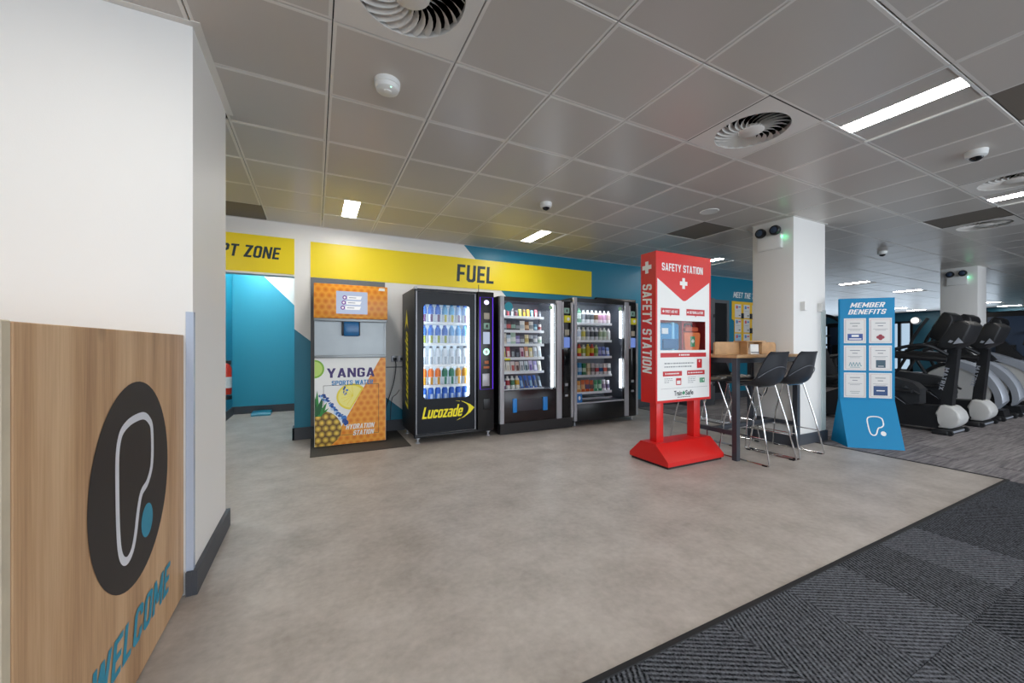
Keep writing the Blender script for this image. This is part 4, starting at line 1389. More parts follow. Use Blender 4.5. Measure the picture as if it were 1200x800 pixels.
snack_row(2.16, lin(.115, .68, 9), S2[4], [
    ('bar', '#f2f0ea', '#e0ddd2', .065, .145, .25, 'white'), ('bar', '#f0eee6', '#d8d2c2', .065, .14, .25, 'ivory'), ('bar', '#e8dcd8', '#c25a52', .065, .14, .25, 'white and red'), ('bar', '#d9c2ba', '#5c3a36', .06, .135, .25, 'rose brown'), ('bar', '#dfe2e6', '#8c96a0', .06, .14, .25, 'grey white'),
    ('bar', '#c9d8de', '#4a6a74', .06, .14, .25, 'teal grey'), ('bar', '#cfc6e6', '#6a5aa0', .06, .145, .25, 'violet'), ('bar', '#a9a4d8', '#e6e4f4', .06, .14, .25, 'lilac'), ('bar', '#ecebe2', '#c9c6b4', .06, .14, .25, 'bone white')], mn2, 4, 0)
snack_row(2.16, lin(.105, .69, 9), S2[5] + .01, [
    ('cup', '#7a5a94', '#e4e6ee', .06, .15, .0, 'purple'), ('cup', '#ecebe8', '#a52430', .062, .17, .2, 'white and red'), ('cup', '#e8ebe8', '#3a7a52', .062, .17, .2, 'white and green'), ('cup', '#eeeae0', '#e0a818', .062, .17, .2, 'white and yellow'),
    ('bar', '#2b5fae', '#8fb8dc', .055, .165, .45, 'blue'), ('bar', '#1f58b4', '#3a424c', .055, .165, .45, 'royal blue'), ('bar', '#2a62b8', '#7fa4b4', .055, .16, .45, 'mid blue'), ('bar', '#1d4f9e', '#5f6d78', .055, .165, .45, 'dark blue'), ('bar', '#3f5568', '#a9b6c0', .05, .15, .45, 'steel blue')], mn2, 5, 0)
S3 = [1.523, 1.264, 1.02, .741, .489]
mn3 = 'snack machine beside red sign'
xs3 = lin(.095, .735, 9)
snack_row(3.345, xs3, S3[0], [
    ('cup', '#8fb8b4', '#e6f0ee', .064, .22, 0, 'teal topped white'), ('cup', '#5f9a7c', '#e0eee4', .064, .22, 0, 'green topped white'), ('cup', '#d9dde0', '#8f979e', .064, .20, 0, 'white and grey'), ('cup', '#e2e4e6', '#4d545a', .064, .20, 0, 'white and charcoal'), ('cup', '#dfe3e6', '#5a6268', .064, .20, 0, 'pale grey'), ('cup', '#e6e2dc', '#7a5a42', .064, .20, 0, 'white and brown'), ('cup', '#e8d8e0', '#c98fae', .064, .20, 0, 'rose'), ('cup', '#ecdce8', '#d8a6cc', .064, .20, 0, 'pink'), ('cup', '#f0e9e6', '#e0c4c4', .064, .20, 0, 'blush white')], mn3, 0, 0)
snack_row(3.345, xs3, S3[1], [
    ('cup', '#eceef2', '#cfd8e6', .064, .20, 0, 'white'), ('cup', '#e8ecf2', '#b4c6dc', .064, .20, 0, 'white and blue'), ('cup', '#ece8d0', '#d8cc4a', .064, .20, 0, 'white and yellow'), ('cup', '#e2e5ea', '#7a828c', .064, .20, 0, 'white and grey'), ('cup', '#dfe3e8', '#3f464e', .064, .20, 0, 'white and black'), ('cup', '#e0e4e8', '#4a525a', .064, .20, 0, 'white and charcoal'), ('cup', '#dfe6da', '#9ab08a', .064, .20, 0, 'pale green'), ('cup', '#e2e8dc', '#a4b894', .064, .20, 0, 'sage green'), ('cup', '#f0f0ec', '#d9dcd4', .064, .19, 0, 'plain white')], mn3, 1, 0)
snack_row(3.345, xs3, S3[2], [
    ('cup', '#d6dc9a', '#b8c832', .066, .18, 0, 'lime'), ('cup', '#d8503a', '#e4d84a', .066, .19, 0, 'red topped yellow'), ('cup', '#e6ecd8', '#a9c04a', .066, .18, 0, 'white and lime'), ('cup', '#e2c41e', '#d6c42a', .066, .19, 0, 'yellow'), ('cup', '#d23a30', '#e6cc3a', .066, .19, 0, 'red and gold'), ('cup', '#c4dca0', '#7fae3c', .066, .18, 0, 'green'), ('pouch', '#6a6ab8', '#a9a4e0', .07, .15, .2, 'purple'), ('pouch', '#5a6ac0', '#c4ccf0', .07, .15, .2, 'blue violet'), ('pouch', '#7f9ad8', '#dde6f8', .065, .14, .2, 'periwinkle')], mn3, 2, 0)
snack_row(3.345, xs3, S3[3], [
    ('carton', '#eef0f6', '#d4d8ea', .06, .19, .05, 'white'), ('carton', '#4a9ad4', '#bfe0f2', .06, .19, .05, 'sky blue'), ('carton', '#2f8a5a', '#d0e4c8', .06, .18, .05, 'green'), ('carton', '#ece2c4', '#cdb88a', .06, .18, .05, 'cream'), ('carton', '#e6e2e2', '#8a7f7f', .06, .18, .05, 'pale grey'), ('carton', '#e9e6ea', '#c43a48', .06, .17, .05, 'white and red'), ('carton', '#e4eaf2', '#2c6ab0', .06, .17, .05, 'white and blue'), ('carton', '#f0e6e2', '#d8604a', .06, .17, .05, 'white and coral'), ('carton', '#eceef0', '#4a5058', .06, .17, .05, 'white and black')], mn3, 3, 0)
snack_row(3.345, xs3, S3[4], [
    ('pouch', '#b4cdea', '#eef4fa', .07, .17, .08, 'pale blue'), ('pouch', '#e6a44a', '#f4d8a4', .07, .17, .08, 'light orange'), ('pouch', '#e2681c', '#f0b070', .075, .18, .08, 'orange'), ('pouch', '#e0601a', '#5a3a6a', .075, .18, .08, 'orange and purple'), ('pouch', '#d85c20', '#6a3a34', .07, .17, .08, 'burnt orange'), ('pouch', '#2f9a62', '#8fd0a4', .07, .17, .08, 'green'), ('pouch', '#1f8a56', '#c4e6cc', .07, .17, .08, 'dark green'), ('pouch', '#eae4ec', '#a58ab0', .07, .17, .08, 'white and mauve'), ('pouch', '#e6e2ec', '#7a6a94', .065, .16, .08, 'white and violet')], mn3, 4, 0)

# sockets, trunking and cables between dispenser and machine
tr = thing('cable_trunking', 'thin white horizontal trunking line on wall beside the orange dispenser', 'trunking', (.86, 5.57, .875))
MB().box(0, .30, -.012, -.001, 0, .012).build('channel', M['grey_board'], tr)
for x, nm in ((.935, 'nearer the orange dispenser'), (1.03, 'nearer the drinks machine')):
    so = thing('power_socket', 'grey metal wall socket ' + nm, 'socket', (x, 5.57, .955))
    MB().bbox(0, .085, -.03, -.001, 0, .085, b=.004).build('face_plate', M['alu'], so)
    MB().bbox(.02, .065, -.06, -.03, .02, .06, b=.005).build('plug', M['black'], so)
MB().tube(smooth_path([(.975, 5.50, .98), (.985, 5.48, .90), (.96, 5.48, .70), (.90, 5.47, .50), (.86, 5.50, .35), (.84, 5.52, .2)], 5), .006, 7).build('power_cable', M['black'], None, 'black power cable hanging from socket down behind the orange dispenser', 'cable')
MB().tube(smooth_path([(1.035, 5.50, .57), (1.0, 5.52, .51), (.95, 5.52, .47), (.93, 5.53, .38), (.92, 5.53, .16)], 5), .004, 6).build('power_cable', M['black'], None, 'thin dark cable looping behind the black drinks machine', 'cable')
wp = thing('wall_screen', 'slim black wall unit peeking above the snack machine beside the red sign', 'screen', (4.47, 5.57, 1.74))
MB().bbox(0, .93, -.07, -.001, 0, .30, b=.006).build('housing', M['machine_grey'], wp)
MB().box(.02, .91, -.073, -.07, .02, .28).build('screen_face', M['black_gloss'], wp)

# corridor: extinguisher and teal block
fx = thing('fire_extinguisher', 'red fire extinguisher at the corridor end beside the teal wall', 'fire extinguisher', (-1.175, 7.0, .06))
MB().lathe([(.06, .02), (.07, .04), (.07, .40), (.05, .46), (.03, .48)], c=(0, 0, .38), n=16).build('cylinder_body', M['extinguisher_red'], fx)
MB().lathe([(.072, .14), (.072, .30)], c=(0, 0, .36), n=16).build('paper_label', M['white_print'], fx)
MB().bbox(-.02, .06, -.02, .02, .84, .90, b=.005).build('valve_handle', M['black'], fx)
MB().lathe([(.0, 0), (.075, 0), (.075, .05), (.0, .05)], c=(0, 0, .33), n=16).box(-.09, -.06, -.04, .04, .33, .80).build('wall_bracket', M['black'], fx)
tb = MB().prism([(7.72, 0), (8.06, 0), (8.06, .05), (7.76, .05), (7.72, .02)], 'x', -.96, -.68).build('floor_block', M['teal_wall'], None, 'flat teal block lying on the floor at the corridor end', 'block')

# ================================================================== SAFETY STATION SIGN
ss = thing('safety_sign', 'tall red freestanding SAFETY STATION sign with white front and first aid window', 'sign', (2.975, 2.615, 0))
sx = 2.975
MB().prism([(.0, .025), (.505, .025), (.505, .065), (.35, .21), (.155, .21), (.0, .065)], 'x', 0, .81).build('base', M['red'], ss)
MB().box(.015, .795, .015, .49, 0, .03).build('base_plate', M['rubber'], ss)
for x in (.07, .62):
    MB().bbox(x, x + .095, .205, .295, .205, .63, b=.004).build('post', M['red'], ss)
fy = .155
wz = (1.134, 1.432)
wx = (.058, .722)
bd = MB()
bd.box(0, .02, fy, fy + .19, .61, 2.11).box(.79, .81, fy, fy + .19, .61, 2.11).box(.02, .79, fy, fy + .19, 2.09, 2.11).box(.02, .79, fy, fy + .19, .61, .63).box(.02, .79, fy + .17, fy + .19, .63, 2.09)
bd.build('cabinet_body', M['red'], ss)
frame_mb(MB(), .0, .81, .61, 2.112, rect(wx[1], wx[1], 0, 0)[:0] or [(wx[1], wz[0]), (wx[1], wz[1]), (wx[0], wz[1]), (wx[0], wz[0])], fy - .006, fy).build('front_panel', M['red'], ss)
MB().flat(rect(*wx, *wz), (0, fy - .002, 0), X, Z).build('window_pane', M['glass'], ss)
MB().box(.03, .78, fy + .15, fy + .168, 1.10, 1.47).box(.03, .78, fy + .004, fy + .15, 1.10, 1.125).build('inner_shelf', M['red_print'], ss)
MB().box(.385, .40, fy + .01, fy + .15, 1.125, 1.44).build('divider', M['red_print'], ss)
SF = (0, fy - .006, 0)
g = MB()
# white lower field under the chevron (hole around window built from pieces)
L_, R2 = .018, .785
g.flat([(L_, .635), (R2, .635), (R2, wz[0]), (L_, wz[0])], SF, X, Z, 0, .0008)
g.flat([(L_, wz[0]), (wx[0], wz[0]), (wx[0], wz[1]), (L_, wz[1])], SF, X, Z, 0, .0008)
g.flat([(wx[1], wz[0]), (R2, wz[0]), (R2, wz[1]), (wx[1], wz[1])], SF, X, Z, 0, .0008)
chev = [(R2, 1.85), (.44, 1.648)] + [(.40 + .04 * math.cos(a), 1.655 - .02 * math.sin(a)) for a in (.5, 1.2, 1.9, 2.6)] + [(.36, 1.648), (L_, 1.845)]
g.flat([(L_, wz[1]), (R2, wz[1])] + chev, SF, X, Z, 0, .0008)
g.build('white_print', M['white_print'], ss)


def dashes(q, x0, x1, z, h, m, off):
    rr = random.Random(int(x0 * 1000))
    x = x0
    while x < x1 - .008:
        w = rr.uniform(.008, .02)
        q.flat(rect(x, min(x + w, x1), z, z + h), SF, X, Z, m, off)
        x += w + .005


def cross_pts(cx, cz, s, t_):
    return [(cx - t_, cz - s), (cx + t_, cz - s), (cx + t_, cz - t_), (cx + s, cz - t_), (cx + s, cz + t_), (cx + t_, cz + t_), (cx + t_, cz + s), (cx - t_, cz + s), (cx - t_, cz + t_), (cx - s, cz + t_), (cx - s, cz - t_), (cx - t_, cz - t_)]


q = MB()
block_text(q, 'SAFETY STATION', (.08, SF[1], 1.926), X, Z, .60, .076, 0, .0015, 0)
q.build('lettering', M['white_print'], ss)
MB().flat(cross_pts(.39, 1.815, .055, .02), SF, X, Z, 0, .0015).build('cross_print', M['white_print'], ss)
q = MB()
q.flat([(.066, 1.487), (.19, 1.487), (.20, 1.472), (.21, 1.487), (.33, 1.487), (.33, 1.554), (.066, 1.554)], SF, X, Z, 0, .0015)
q.flat([(.43, 1.49), (.56, 1.49), (.57, 1.475), (.58, 1.49), (.71, 1.49), (.71, 1.556), (.43, 1.556)], SF, X, Z, 0, .0015)
q.flat(rect(.06, .733, 1.062, 1.107), SF, X, Z, 0, .0015)
q.flat(rect(.093, .365, .873, .922), SF, X, Z, 0, .0015)
q.flat(rect(.44, .71, .877, .923), SF, X, Z, 0, .0015)
q.flat(rect(.59, .668, .946, 1.04), SF, X, Z, 0, .0015)
q.flat(rrect(.278, .355, .78, .85, .006), SF, X, Z, 0, .0015)
q.build('red_labels', M['red_print'], ss)
q = MB()
block_text(q, 'FIRST AID KIT', (.125, SF[1], 1.508), X, Z, .175, .026, 0, .0022, 0)
block_text(q, 'DEFIBRILLATOR', (.475, SF[1], 1.510), X, Z, .205, .026, 0, .0022, 0)
q.flat(cross_pts(.10, 1.521, .013, .005), SF, X, Z, 0, .0022)
q.flat(circle(.453, 1.522, .011), SF, X, Z, 0, .0022)
dashes(q, 0.35, 0.48, 1.078, 0.014, 0, .0022)
q.flat(circle(.33, 1.085, .009), SF, X, Z, 0, .0022)
dashes(q, 0.155, 0.325, 0.891, 0.013, 0, .0022)
dashes(q, 0.485, 0.685, 0.893, 0.013, 0, .0022)
q.flat(circle(.135, .898, .009), SF, X, Z, 0, .0022).flat(circle(.465, .9, .009), SF, X, Z, 0, .0022)
q.flat(cross_pts(.628, 1.018, .012, .004), SF, X, Z, 0, .0022)
q.flat(rect(.29, .343, .79, .825), SF, X, Z, 0, .0022)
q.build('small_lettering', M['white_print'], ss)
q = MB()
for z0_, n_, x0_, x1_, h_ in ((.995, 2, .115, .545, .012), (.845, 3, .115, .23, .006), (.85, 4, .455, .57, .006)):
    for k in range(n_):
        zz = z0_ - k * (.034 if n_ == 2 else .018)
        xx = x0_
        rr = random.Random(k + n_)
        while xx < x1_ - (.05 if k == n_ - 1 else 0):
            wl_ = rr.uniform(.012, .035)
            q.flat(rect(xx, min(xx + wl_, x1_), zz, zz + h_), SF, X, Z, 0, .0015)
            xx += wl_ + .008
q.flat(rect(.066, .755, .748, .7505), SF, X, Z, 0, .0015)
q.build('small_print', M['grey_print'], ss)
q = MB()
add_text(q, 'Train', (.25, SF[1], .673), X, Z, .115, .05, 0, .0015, 0, .025)
add_text(q, 'Safe', (.415, SF[1], .673), X, Z, .12, .05, 0, .0015, 0, .025)
dashes(q, .30, .50, .652, .008, 0, .0015)
q.flat(cross_pts(.39, .697, .02, .009), SF, X, Z, 1, .0015)
q.flat(rect(.632, .71, .793, .842), SF, X, Z, 1, .0015)
q.flat(cross_pts(.69, .818, .012, .004), SF, X, Z, 2, .0022).flat(rect(.652, .657, .80, .835), SF, X, Z, 2, .0022)
q.build('maker_lettering', [M['dark_print'], M['sticker_green'], M['white_print']], ss)
# left flank: cross and vertical lettering reading downward
q = MB()
so_ = (-.0005, 0, 0)
LR, LU = Vector((0, -1, 0)), Z         # right of the viewer is -Y
cq = [(-(.265) + x, 1.964 + z) for x, z in cross_pts(0, 0, .06, .021)]
MB().flat(cq, so_, LR, LU, 0, .001).build('cross_print', M['white_print'], ss)
block_text(q, 'SAFETY STATION', (-.0005, .322, 1.80), Vector((0, 0, -1)), Vector((0, -1, 0)), .90, .122, 0, .001, .1)
q.build('side_lettering', M['white_print'], ss)

kb = thing('first_aid_bag', 'blue first aid bag behind the window of the red sign', 'bag', (3.20, 2.85, 1.127))
MB().bbox(-.155, .145, -.06, .05, 0, .285, b=.03, seg=3).build('bag_body', M['bag_blue'], kb)
MB().bbox(.02, .06, -.068, .058, .0, .29, b=.01).build('strap', pm('pale_blue_strap', '#8fd0ee', .5), kb)
MB().bbox(-.12, -.03, -.066, -.058, .17, .23, b=.003).build('patch', M['white_print'], kb)
MB().bbox(-.11, .11, -.075, -.055, .02, .12, b=.009).build('front_pocket', pm('deep_blue_nylon', '#136a9c', .5), kb)
kc = thing('defibrillator_case', 'orange defibrillator case with green label behind the window of the red sign', 'case', (3.54, 2.85, 1.127))
MB().prism([(-.105, 0), (.105, 0), (.125, .17), (.11, .19), (-.11, .19), (-.125, .17)], 'y', -.05, .05).build('case_body', M['bag_orange'], kc)
MB().bbox(-.10, .10, -.05, .05, .20, .25, b=.012).build('lid', pm('dark_orange_lid', '#c9502a', .5), kc)
MB().bbox(-.03, .04, -.054, -.05, .04, .15, b=.002, m=0).flat(cross_pts(.005, .10, .022, .008), (0, -.054, 0), X, Z, 1, .001).build('paper_label', [M['sticker_green'], M['white_print']], kc)
MB().tube([(-.06, 0, .25), (-.05, 0, .28), (.05, 0, .28), (.06, 0, .25)], .008, 8).build('carry_handle', M['black'], kc)

# ================================================================== HIGH TABLE
tb = thing('high_table', 'oak topped high table on dark grey steel frame between red sign and pillar', 'table', (3.795, 2.48, 0))
MB().bbox(0, 1.19, 0, .62, 1.052, 1.085, b=.004).build('tabletop', M['oak_table'], tb)
LW = .055
for x, y_ in ((.03, .02), (1.13, .02), (.03, .55), (1.13, .55)):
    MB().bbox(x, x + LW, y_, y_ + LW, 0, 1.052, b=.003, seg=1).build('leg', M['table_steel'], tb)
MB().box(.085, 1.13, .03, .07, 1.0, 1.052).box(.085, 1.13, .555, .595, 1.0, 1.052).box(.04, .08, .075, .55, 1.0, 1.052).box(1.135, 1.175, .075, .55, 1.0, 1.052).build('apron', M['table_steel'], tb)
for x in (.035, 1.135):
    MB().bbox(x, x + .045, .075, .55, .255, .30, b=.003, seg=1).build('end_rail', M['table_steel'], tb)
MB().bbox(.08, 1.135, .29, .335, .255, .30, b=.003, seg=1).build('foot_rail', M['table_steel'], tb)
up = [(.0, 1.085), (1.10, 1.085), (1.10, 1.19), (1.085, 1.212), (1.06, 1.22), (.02, 1.22), (.0, 1.205)]
MB().prism(up, 'y', .24, .262).build('upstand', M['oak_table'], tb)
bx = MB().box(.36, .72, .13, .275, 1.221, 1.233)
bx.box(.41, .425, .15, .235, 1.086, 1.221).box(.675, .69, .15, .235, 1.086, 1.221)
bx.build('hutch', M['oak_table'], tb)
ch = thing('card_holder', 'small white card holder standing under the little oak shelf on the high table', 'card holder', (4.31, 2.67, 1.085))
MB().prism([(-.02, 0), (.03, 0), (.022, .006), (.0, .11), (-.008, .11), (-.012, .006)], 'x', 0, .15).build('card_stand', M['white_print'], ch)
MB().box(.01, .14, -.0205, -.012, .018, .024).build('holder_lip', M['black'], ch)
MB().tube(smooth_path([(4.83, 2.76, 1.0), (4.85, 2.78, .75), (4.84, 2.80, .62), (4.76, 2.80, .58), (4.70, 2.80, .62)], 6), .007, 7).build('power_cable', M['black'], None, 'black cable hanging in a loop below the high table', 'cable')

# stools
def shell_mesh():
    prof = [(.215, .775, .185), (.19, .782, .2), (.10, .772, .215), (0, .765, .225), (-.10, .768, .23), (-.16, .79, .232), (-.195, .835, .232), (-.213, .90, .228), (-.225, .97, .212), (-.235, 1.04, .19), (-.243, 1.10, .165), (-.247, 1.118, .15)]
    pr_ = smooth_path([(a, b_, c_) for a, b_, c_ in prof], 3)
    nv = 12
    vs, fs = [], []
    NP = len(pr_)
    for side in (0, 1):
        for i, (py, pz, hw_) in enumerate(pr_):
            a = pr_[max(0, i - 1)]
            b_ = pr_[min(NP - 1, i + 1)]
            ty, tz = b_[0] - a[0], b_[1] - a[1]
            L = math.hypot(ty, tz)
            ny, nz_ = tz / L, -ty / L          # towards the sitter / up
            if ny * 0 + nz_ < 0 and abs(nz_) > .5:
                ny, nz_ = -ny, -nz_
            for j in range(nv + 1):
                u_ = -1 + 2 * j / nv
                t_ = i / (NP - 1)
                curl = (.055 * math.sin(math.pi * min(1, t_ * 1.05)) + .012) * abs(u_) ** 2.4
                oy, oz = (ny, nz_)
                if oy < 0 and oz < .5:
                    oy, oz = -oy, -oz
                th = -.011 if side else 0
                vs.append((u_ * hw_, py + oy * (curl + th), pz + oz * (curl + th)))
    st = NP * (nv + 1)
    for s in (0, 1):
        for i in range(NP - 1):
            for j in range(nv):
                q = s * st + i * (nv + 1) + j
                f = (q, q + 1, q + nv + 2, q + nv + 1)
                fs.append(f if s else tuple(reversed(f)))
    edge = [j for j in range(nv + 1)] + [i * (nv + 1) + nv for i in range(1, NP)] + [(NP - 1) * (nv + 1) + j for j in range(nv - 1, -1, -1)] + [i * (nv + 1) for i in range(NP - 2, 0, -1)]
    for k in range(len(edge)):
        a, b_ = edge[k], edge[(k + 1) % len(edge)]
        fs.append((a, b_, b_ + st, a + st))
    bm = bmesh.new()
    bv = [bm.verts.new(p) for p in vs]
    for f in fs:
        bm.faces.new([bv[i] for i in f])
    bmesh.ops.recalc_face_normals(bm, faces=bm.faces)
    return MB().from_bm(bm)


shell_me = shell_mesh().mesh('shell_seat', M['chair_black'])
pad_me = MB().prism(rrect(-.165, .165, -.13, .175, .08, 5), 'z', .786, .80).mesh('seat_pad', M['beige_pad'])
seam = smooth_path([(-.222, -.155, .86), (-.17, -.205, .915), (-.09, -.236, .955), (0, -.240, .968), (.09, -.236, .955), (.17, -.205, .915), (.222, -.155, .86)], 5)
seam_me = MB().tube(seam, .0035, 6).mesh('piping', pm('grey_piping', '#6f727a', .5))
rr_ = .0075
leg_f = lambda s: MB().tube([(s * .155, .10, .765), (s * .20, .215, .40), (s * .232, .262, .02), (s * .232, .255, .0085)], rr_, 8).mesh('leg', M['chrome'])
leg_r = lambda s: MB().tube([(s * .155, -.10, .765), (s * .20, -.19, .40), (s * .232, -.268, .02), (s * .232, -.262, .0085)], rr_, 8).mesh('leg', M['chrome'])
legs = [leg_f(-1), leg_f(1), leg_r(-1), leg_r(1)]
runner = [MB().tube([(s * .232, -.262, .0085), (s * .232, .255, .0085)], rr_, 8).mesh('floor_runner', M['chrome']) for s in (-1, 1)]
glide = [MB().bbox(s * .232 - .011, s * .232 + .011, y0_, y0_ + .05, .0, .013, b=.003).mesh('glide', M['rubber']) for s in (-1, 1) for y0_ in (-.25, .20)]
fb = MB().tube([(-.218, .238, .26), (.218, .238, .26)], rr_, 8).mesh('footrest', M['chrome'])
sb_ = [MB().tube([(s * .213, -.215, .26), (s * .213, .24, .26)], rr_ * .8, 8).mesh('side_bar', M['chrome']) for s in (-1, 1)]
br_ = MB().tube([(-.16, .10, .758), (.16, .10, .758)], rr_, 8).tube([(-.16, -.10, .758), (.16, -.10, .758)], rr_, 8).mesh('under_frame', M['chrome'])


def stool(x, y_, rz, label):
    s = thing('bar_stool', label, 'stool', (x, y_, 0), rz, 'black shell bar stools around the high table')
    link('shell_seat', shell_me, s)
    link('seat_pad', pad_me, s)
    link('piping', seam_me, s)
    for me in legs:
        link('leg', me, s)
    for me in runner:
        link('floor_runner', me, s)
    for me in glide:
        link('glide', me, s)
    for me in sb_:
        link('side_bar', me, s)
    link('footrest', fb, s)
    link('under_frame', br_, s)


stool(4.145, 2.50, 0, 'black shell bar stool on chrome sled legs, near side of table nearer the red sign')
stool(4.68, 2.50, 0, 'black shell bar stool on chrome sled legs, near side of table against the pillar')
stool(4.13, 3.14, math.pi, 'black shell bar stool on far side of high table, partly behind the red sign')
stool(4.62, 3.14, math.pi, 'black shell bar stool on far side of high table, beside the pillar')

# pillar fittings
def emergency_light(x, y0, z, label):
    e = thing('emergency_light', label, 'emergency light', (x, y0, z))
    MB().bbox(-.06, -.001, -.14, .14, 0, .17, b=.008).build('housing', M['white_paint'], e)
    MB().bbox(-.066, -.06, -.128, .128, .008, .155, b=.004).build('front_cover', M['white_print'], e)
    for yy in (-.085, .085):
        h_ = MB().lathe([(.052, 0), (.06, .02), (.056, .055), (.03, .075), (0, .078)], c=(-.105, yy, .215), n=16, ax='x').build('lamp_head', M['black'], e)
        MB().lathe([(0, -.007), (.030, -.006), (.038, -.001)], c=(-.105, yy, .215), n=16, ax='x').build('lens', M['gym_blue'], h_)
        MB().bbox(-.055, -.035, yy - .012, yy + .012, .165, .20, b=.003).build('bracket', M['black'], e)
    MB().bbox(-.05, -.035, -.152, -.14, .125, .14, b=.002).build('indicator', M['green_led'], e)
    return e


emergency_light(5.0, 2.83, 2.35, 'twin black lamp emergency light with green light on pillar by the table')
emergency_light(11.21, 2.86, 2.36, 'twin black lamp emergency light on the pillar among cardio machines')
for x, nm in ((5.17, 'nearer the pillar corner by the table'), (5.55, 'nearer the blue benefits sign')):
    hk = thing('wall_bracket', 'small white angled bracket on the pillar, ' + nm, 'bracket', (x, 2.58, 1.60))
    MB().bbox(-.03, .03, -.008, -.001, 0, .10, b=.002).build('back_plate', M['white_paint'], hk)
    MB().bbox(-.034, -.03, -.05, -.001, 0, .10, b=.001, seg=1).bbox(-.03, .03, -.05, -.001, -.004, 0, b=.001, seg=1).build('lip', M['white_paint'], hk)

# ================================================================== MEMBER BENEFITS SIGN
ang = -.752
mb_ = thing('benefits_sign', 'blue freestanding MEMBER BENEFITS sign with six white cards and flared base', 'sign', (5.84, 2.23, 0), ang)
MB().bbox(-.268, .268, -.02, .02, .50, 1.742, b=.002, seg=1).build('board', M['sign_blue'], mb_)
# flared foot: wedge
bw = .268
MB().add([(-bw, -.02, .535), (bw, -.02, .535), (bw, .02, .535), (-bw, .02, .535), (-bw, -.195, 0), (bw, -.195, 0), (bw, .195, 0), (-bw, .195, 0)],
         [(0, 1, 2, 3), (4, 7, 6, 5), (0, 4, 5, 1), (1, 5, 6, 2), (2, 6, 7, 3), (3, 7, 4, 0)]).build('flared_base', M['sign_blue'], mb_)
BO = (0, -.02, 0)
q = MB()
block_text(q, 'MEMBER', (-.168, -.02, 1.632), X, Z, .345, .058, 0, .0015, .22)
block_text(q, 'BENEFITS', (-.188, -.02, 1.552), X, Z, .378, .058, 0, .0015, .22)
q.build('lettering', M['white_print'], mb_)
ci = 0
CARDN = ['card with blue block', 'card with red emblem', 'card with teal script', 'card with dark square', 'card with text lines', 'card with navy block']
for r in range(3):
    for c_ in range(2):
        cx0 = -.228 if c_ == 0 else .02
        cz0 = 1.208 - r * .323
        cd = MB().box(cx0, cx0 + .218, -.0225, -.0202, cz0, cz0 + .297).build('info_card', M['paper'], mb_, label='white ' + CARDN[ci])
        CO = (0, -.0225, 0)
        g = MB()
        g.ribbon([(cx0 + .016, cz0 + .018), (cx0 + .202, cz0 + .018), (cx0 + .202, cz0 + .279), (cx0 + .016, cz0 + .279)], .003, CO, X, Z, 0, .0008, True)
        for k, (zz, ww) in enumerate(((.232, .05), (.20, .026), (.165, .07), (.15, .05))):
            g.flat(rect(cx0 + .109 - ww, cx0 + .109 + ww, cz0 + zz, cz0 + zz + (.009 if k < 2 else .004)), CO, X, Z, 1, .0008)
        if ci == 0:
            g.flat(rect(cx0 + .036, cx0 + .186, cz0 + .034, cz0 + .112), CO, X, Z, 2, .0008)
            g.flat(rect(cx0 + .075, cx0 + .147, cz0 + .075, cz0 + .10), CO, X, Z, 6, .0014)
            g.flat(rect(cx0 + .05, cx0 + .172, cz0 + .045, cz0 + .058), CO, X, Z, 6, .0014)
        elif ci == 1:
            for dx, dz in ((-.02, 0), (.02, 0), (0, .016), (0, -.016), (0, 0)):
                g.flat(circle(cx0 + .109 + dx, cz0 + .07 + dz, .02, .018, 14), CO, X, Z, 3, .0008 + .0001 * dx)
        elif ci == 2:
            for k in range(4):
                g.ribbon([(x, z) for x, z, _ in smooth_path([(cx0 + .05 + .03 * k, cz0 + .05, 0), (cx0 + .065 + .03 * k, cz0 + .095, 0), (cx0 + .075 + .03 * k, cz0 + .055, 0), (cx0 + .085 + .03 * k, cz0 + .06, 0)], 4)], .006, CO, X, Z, 4, .0008)
            g.flat(rect(cx0 + .06, cx0 + .16, cz0 + .035, cz0 + .041), CO, X, Z, 4, .0008)
        elif ci == 3:
            g.flat(rect(cx0 + .066, cx0 + .158, cz0 + .035, cz0 + .125), CO, X, Z, 5, .0008)
            g.flat(rect(cx0 + .085, cx0 + .14, cz0 + .05, cz0 + .056), CO, X, Z, 6, .0014)
        elif ci == 4:
            g.flat(rect(cx0 + .06, cx0 + .158, cz0 + .07, cz0 + .075), CO, X, Z, 1, .0008)
            g.flat(rect(cx0 + .07, cx0 + .148, cz0 + .05, cz0 + .055), CO, X, Z, 1, .0008)
        else:
            g.flat(rect(cx0 + .042, cx0 + .178, cz0 + .032, cz0 + .142), CO, X, Z, 7, .0008)
            g.flat(rect(cx0 + .07, cx0 + .15, cz0 + .082, cz0 + .094), CO, X, Z, 6, .0014)
        g.build('card_print', [M['card_line'], M['grey_print'], pm('card_blue', '#2a4a94', .5), pm('card_red', '#9c3040', .5), pm('card_teal', '#3f8796', .5), pm('card_slate', '#3a5564', .5), M['white_print'], pm('card_navy', '#27487c', .5)], cd)
        ci += 1
# logo on the sloping foot
sl = Vector((0, .175, .535)).normalized()
q = MB()
nrm = X.cross(sl)
logo(q, (-.0, -.195, 0), X, sl, -.035, .155, .148, .215, .013, 0, .0015)
q.flat(circle(.098, .178, .026, .027, 20), (0, -.195, 0), X, sl, 0, .0015)
q.build('logo_outline', M['white_print'], mb_)

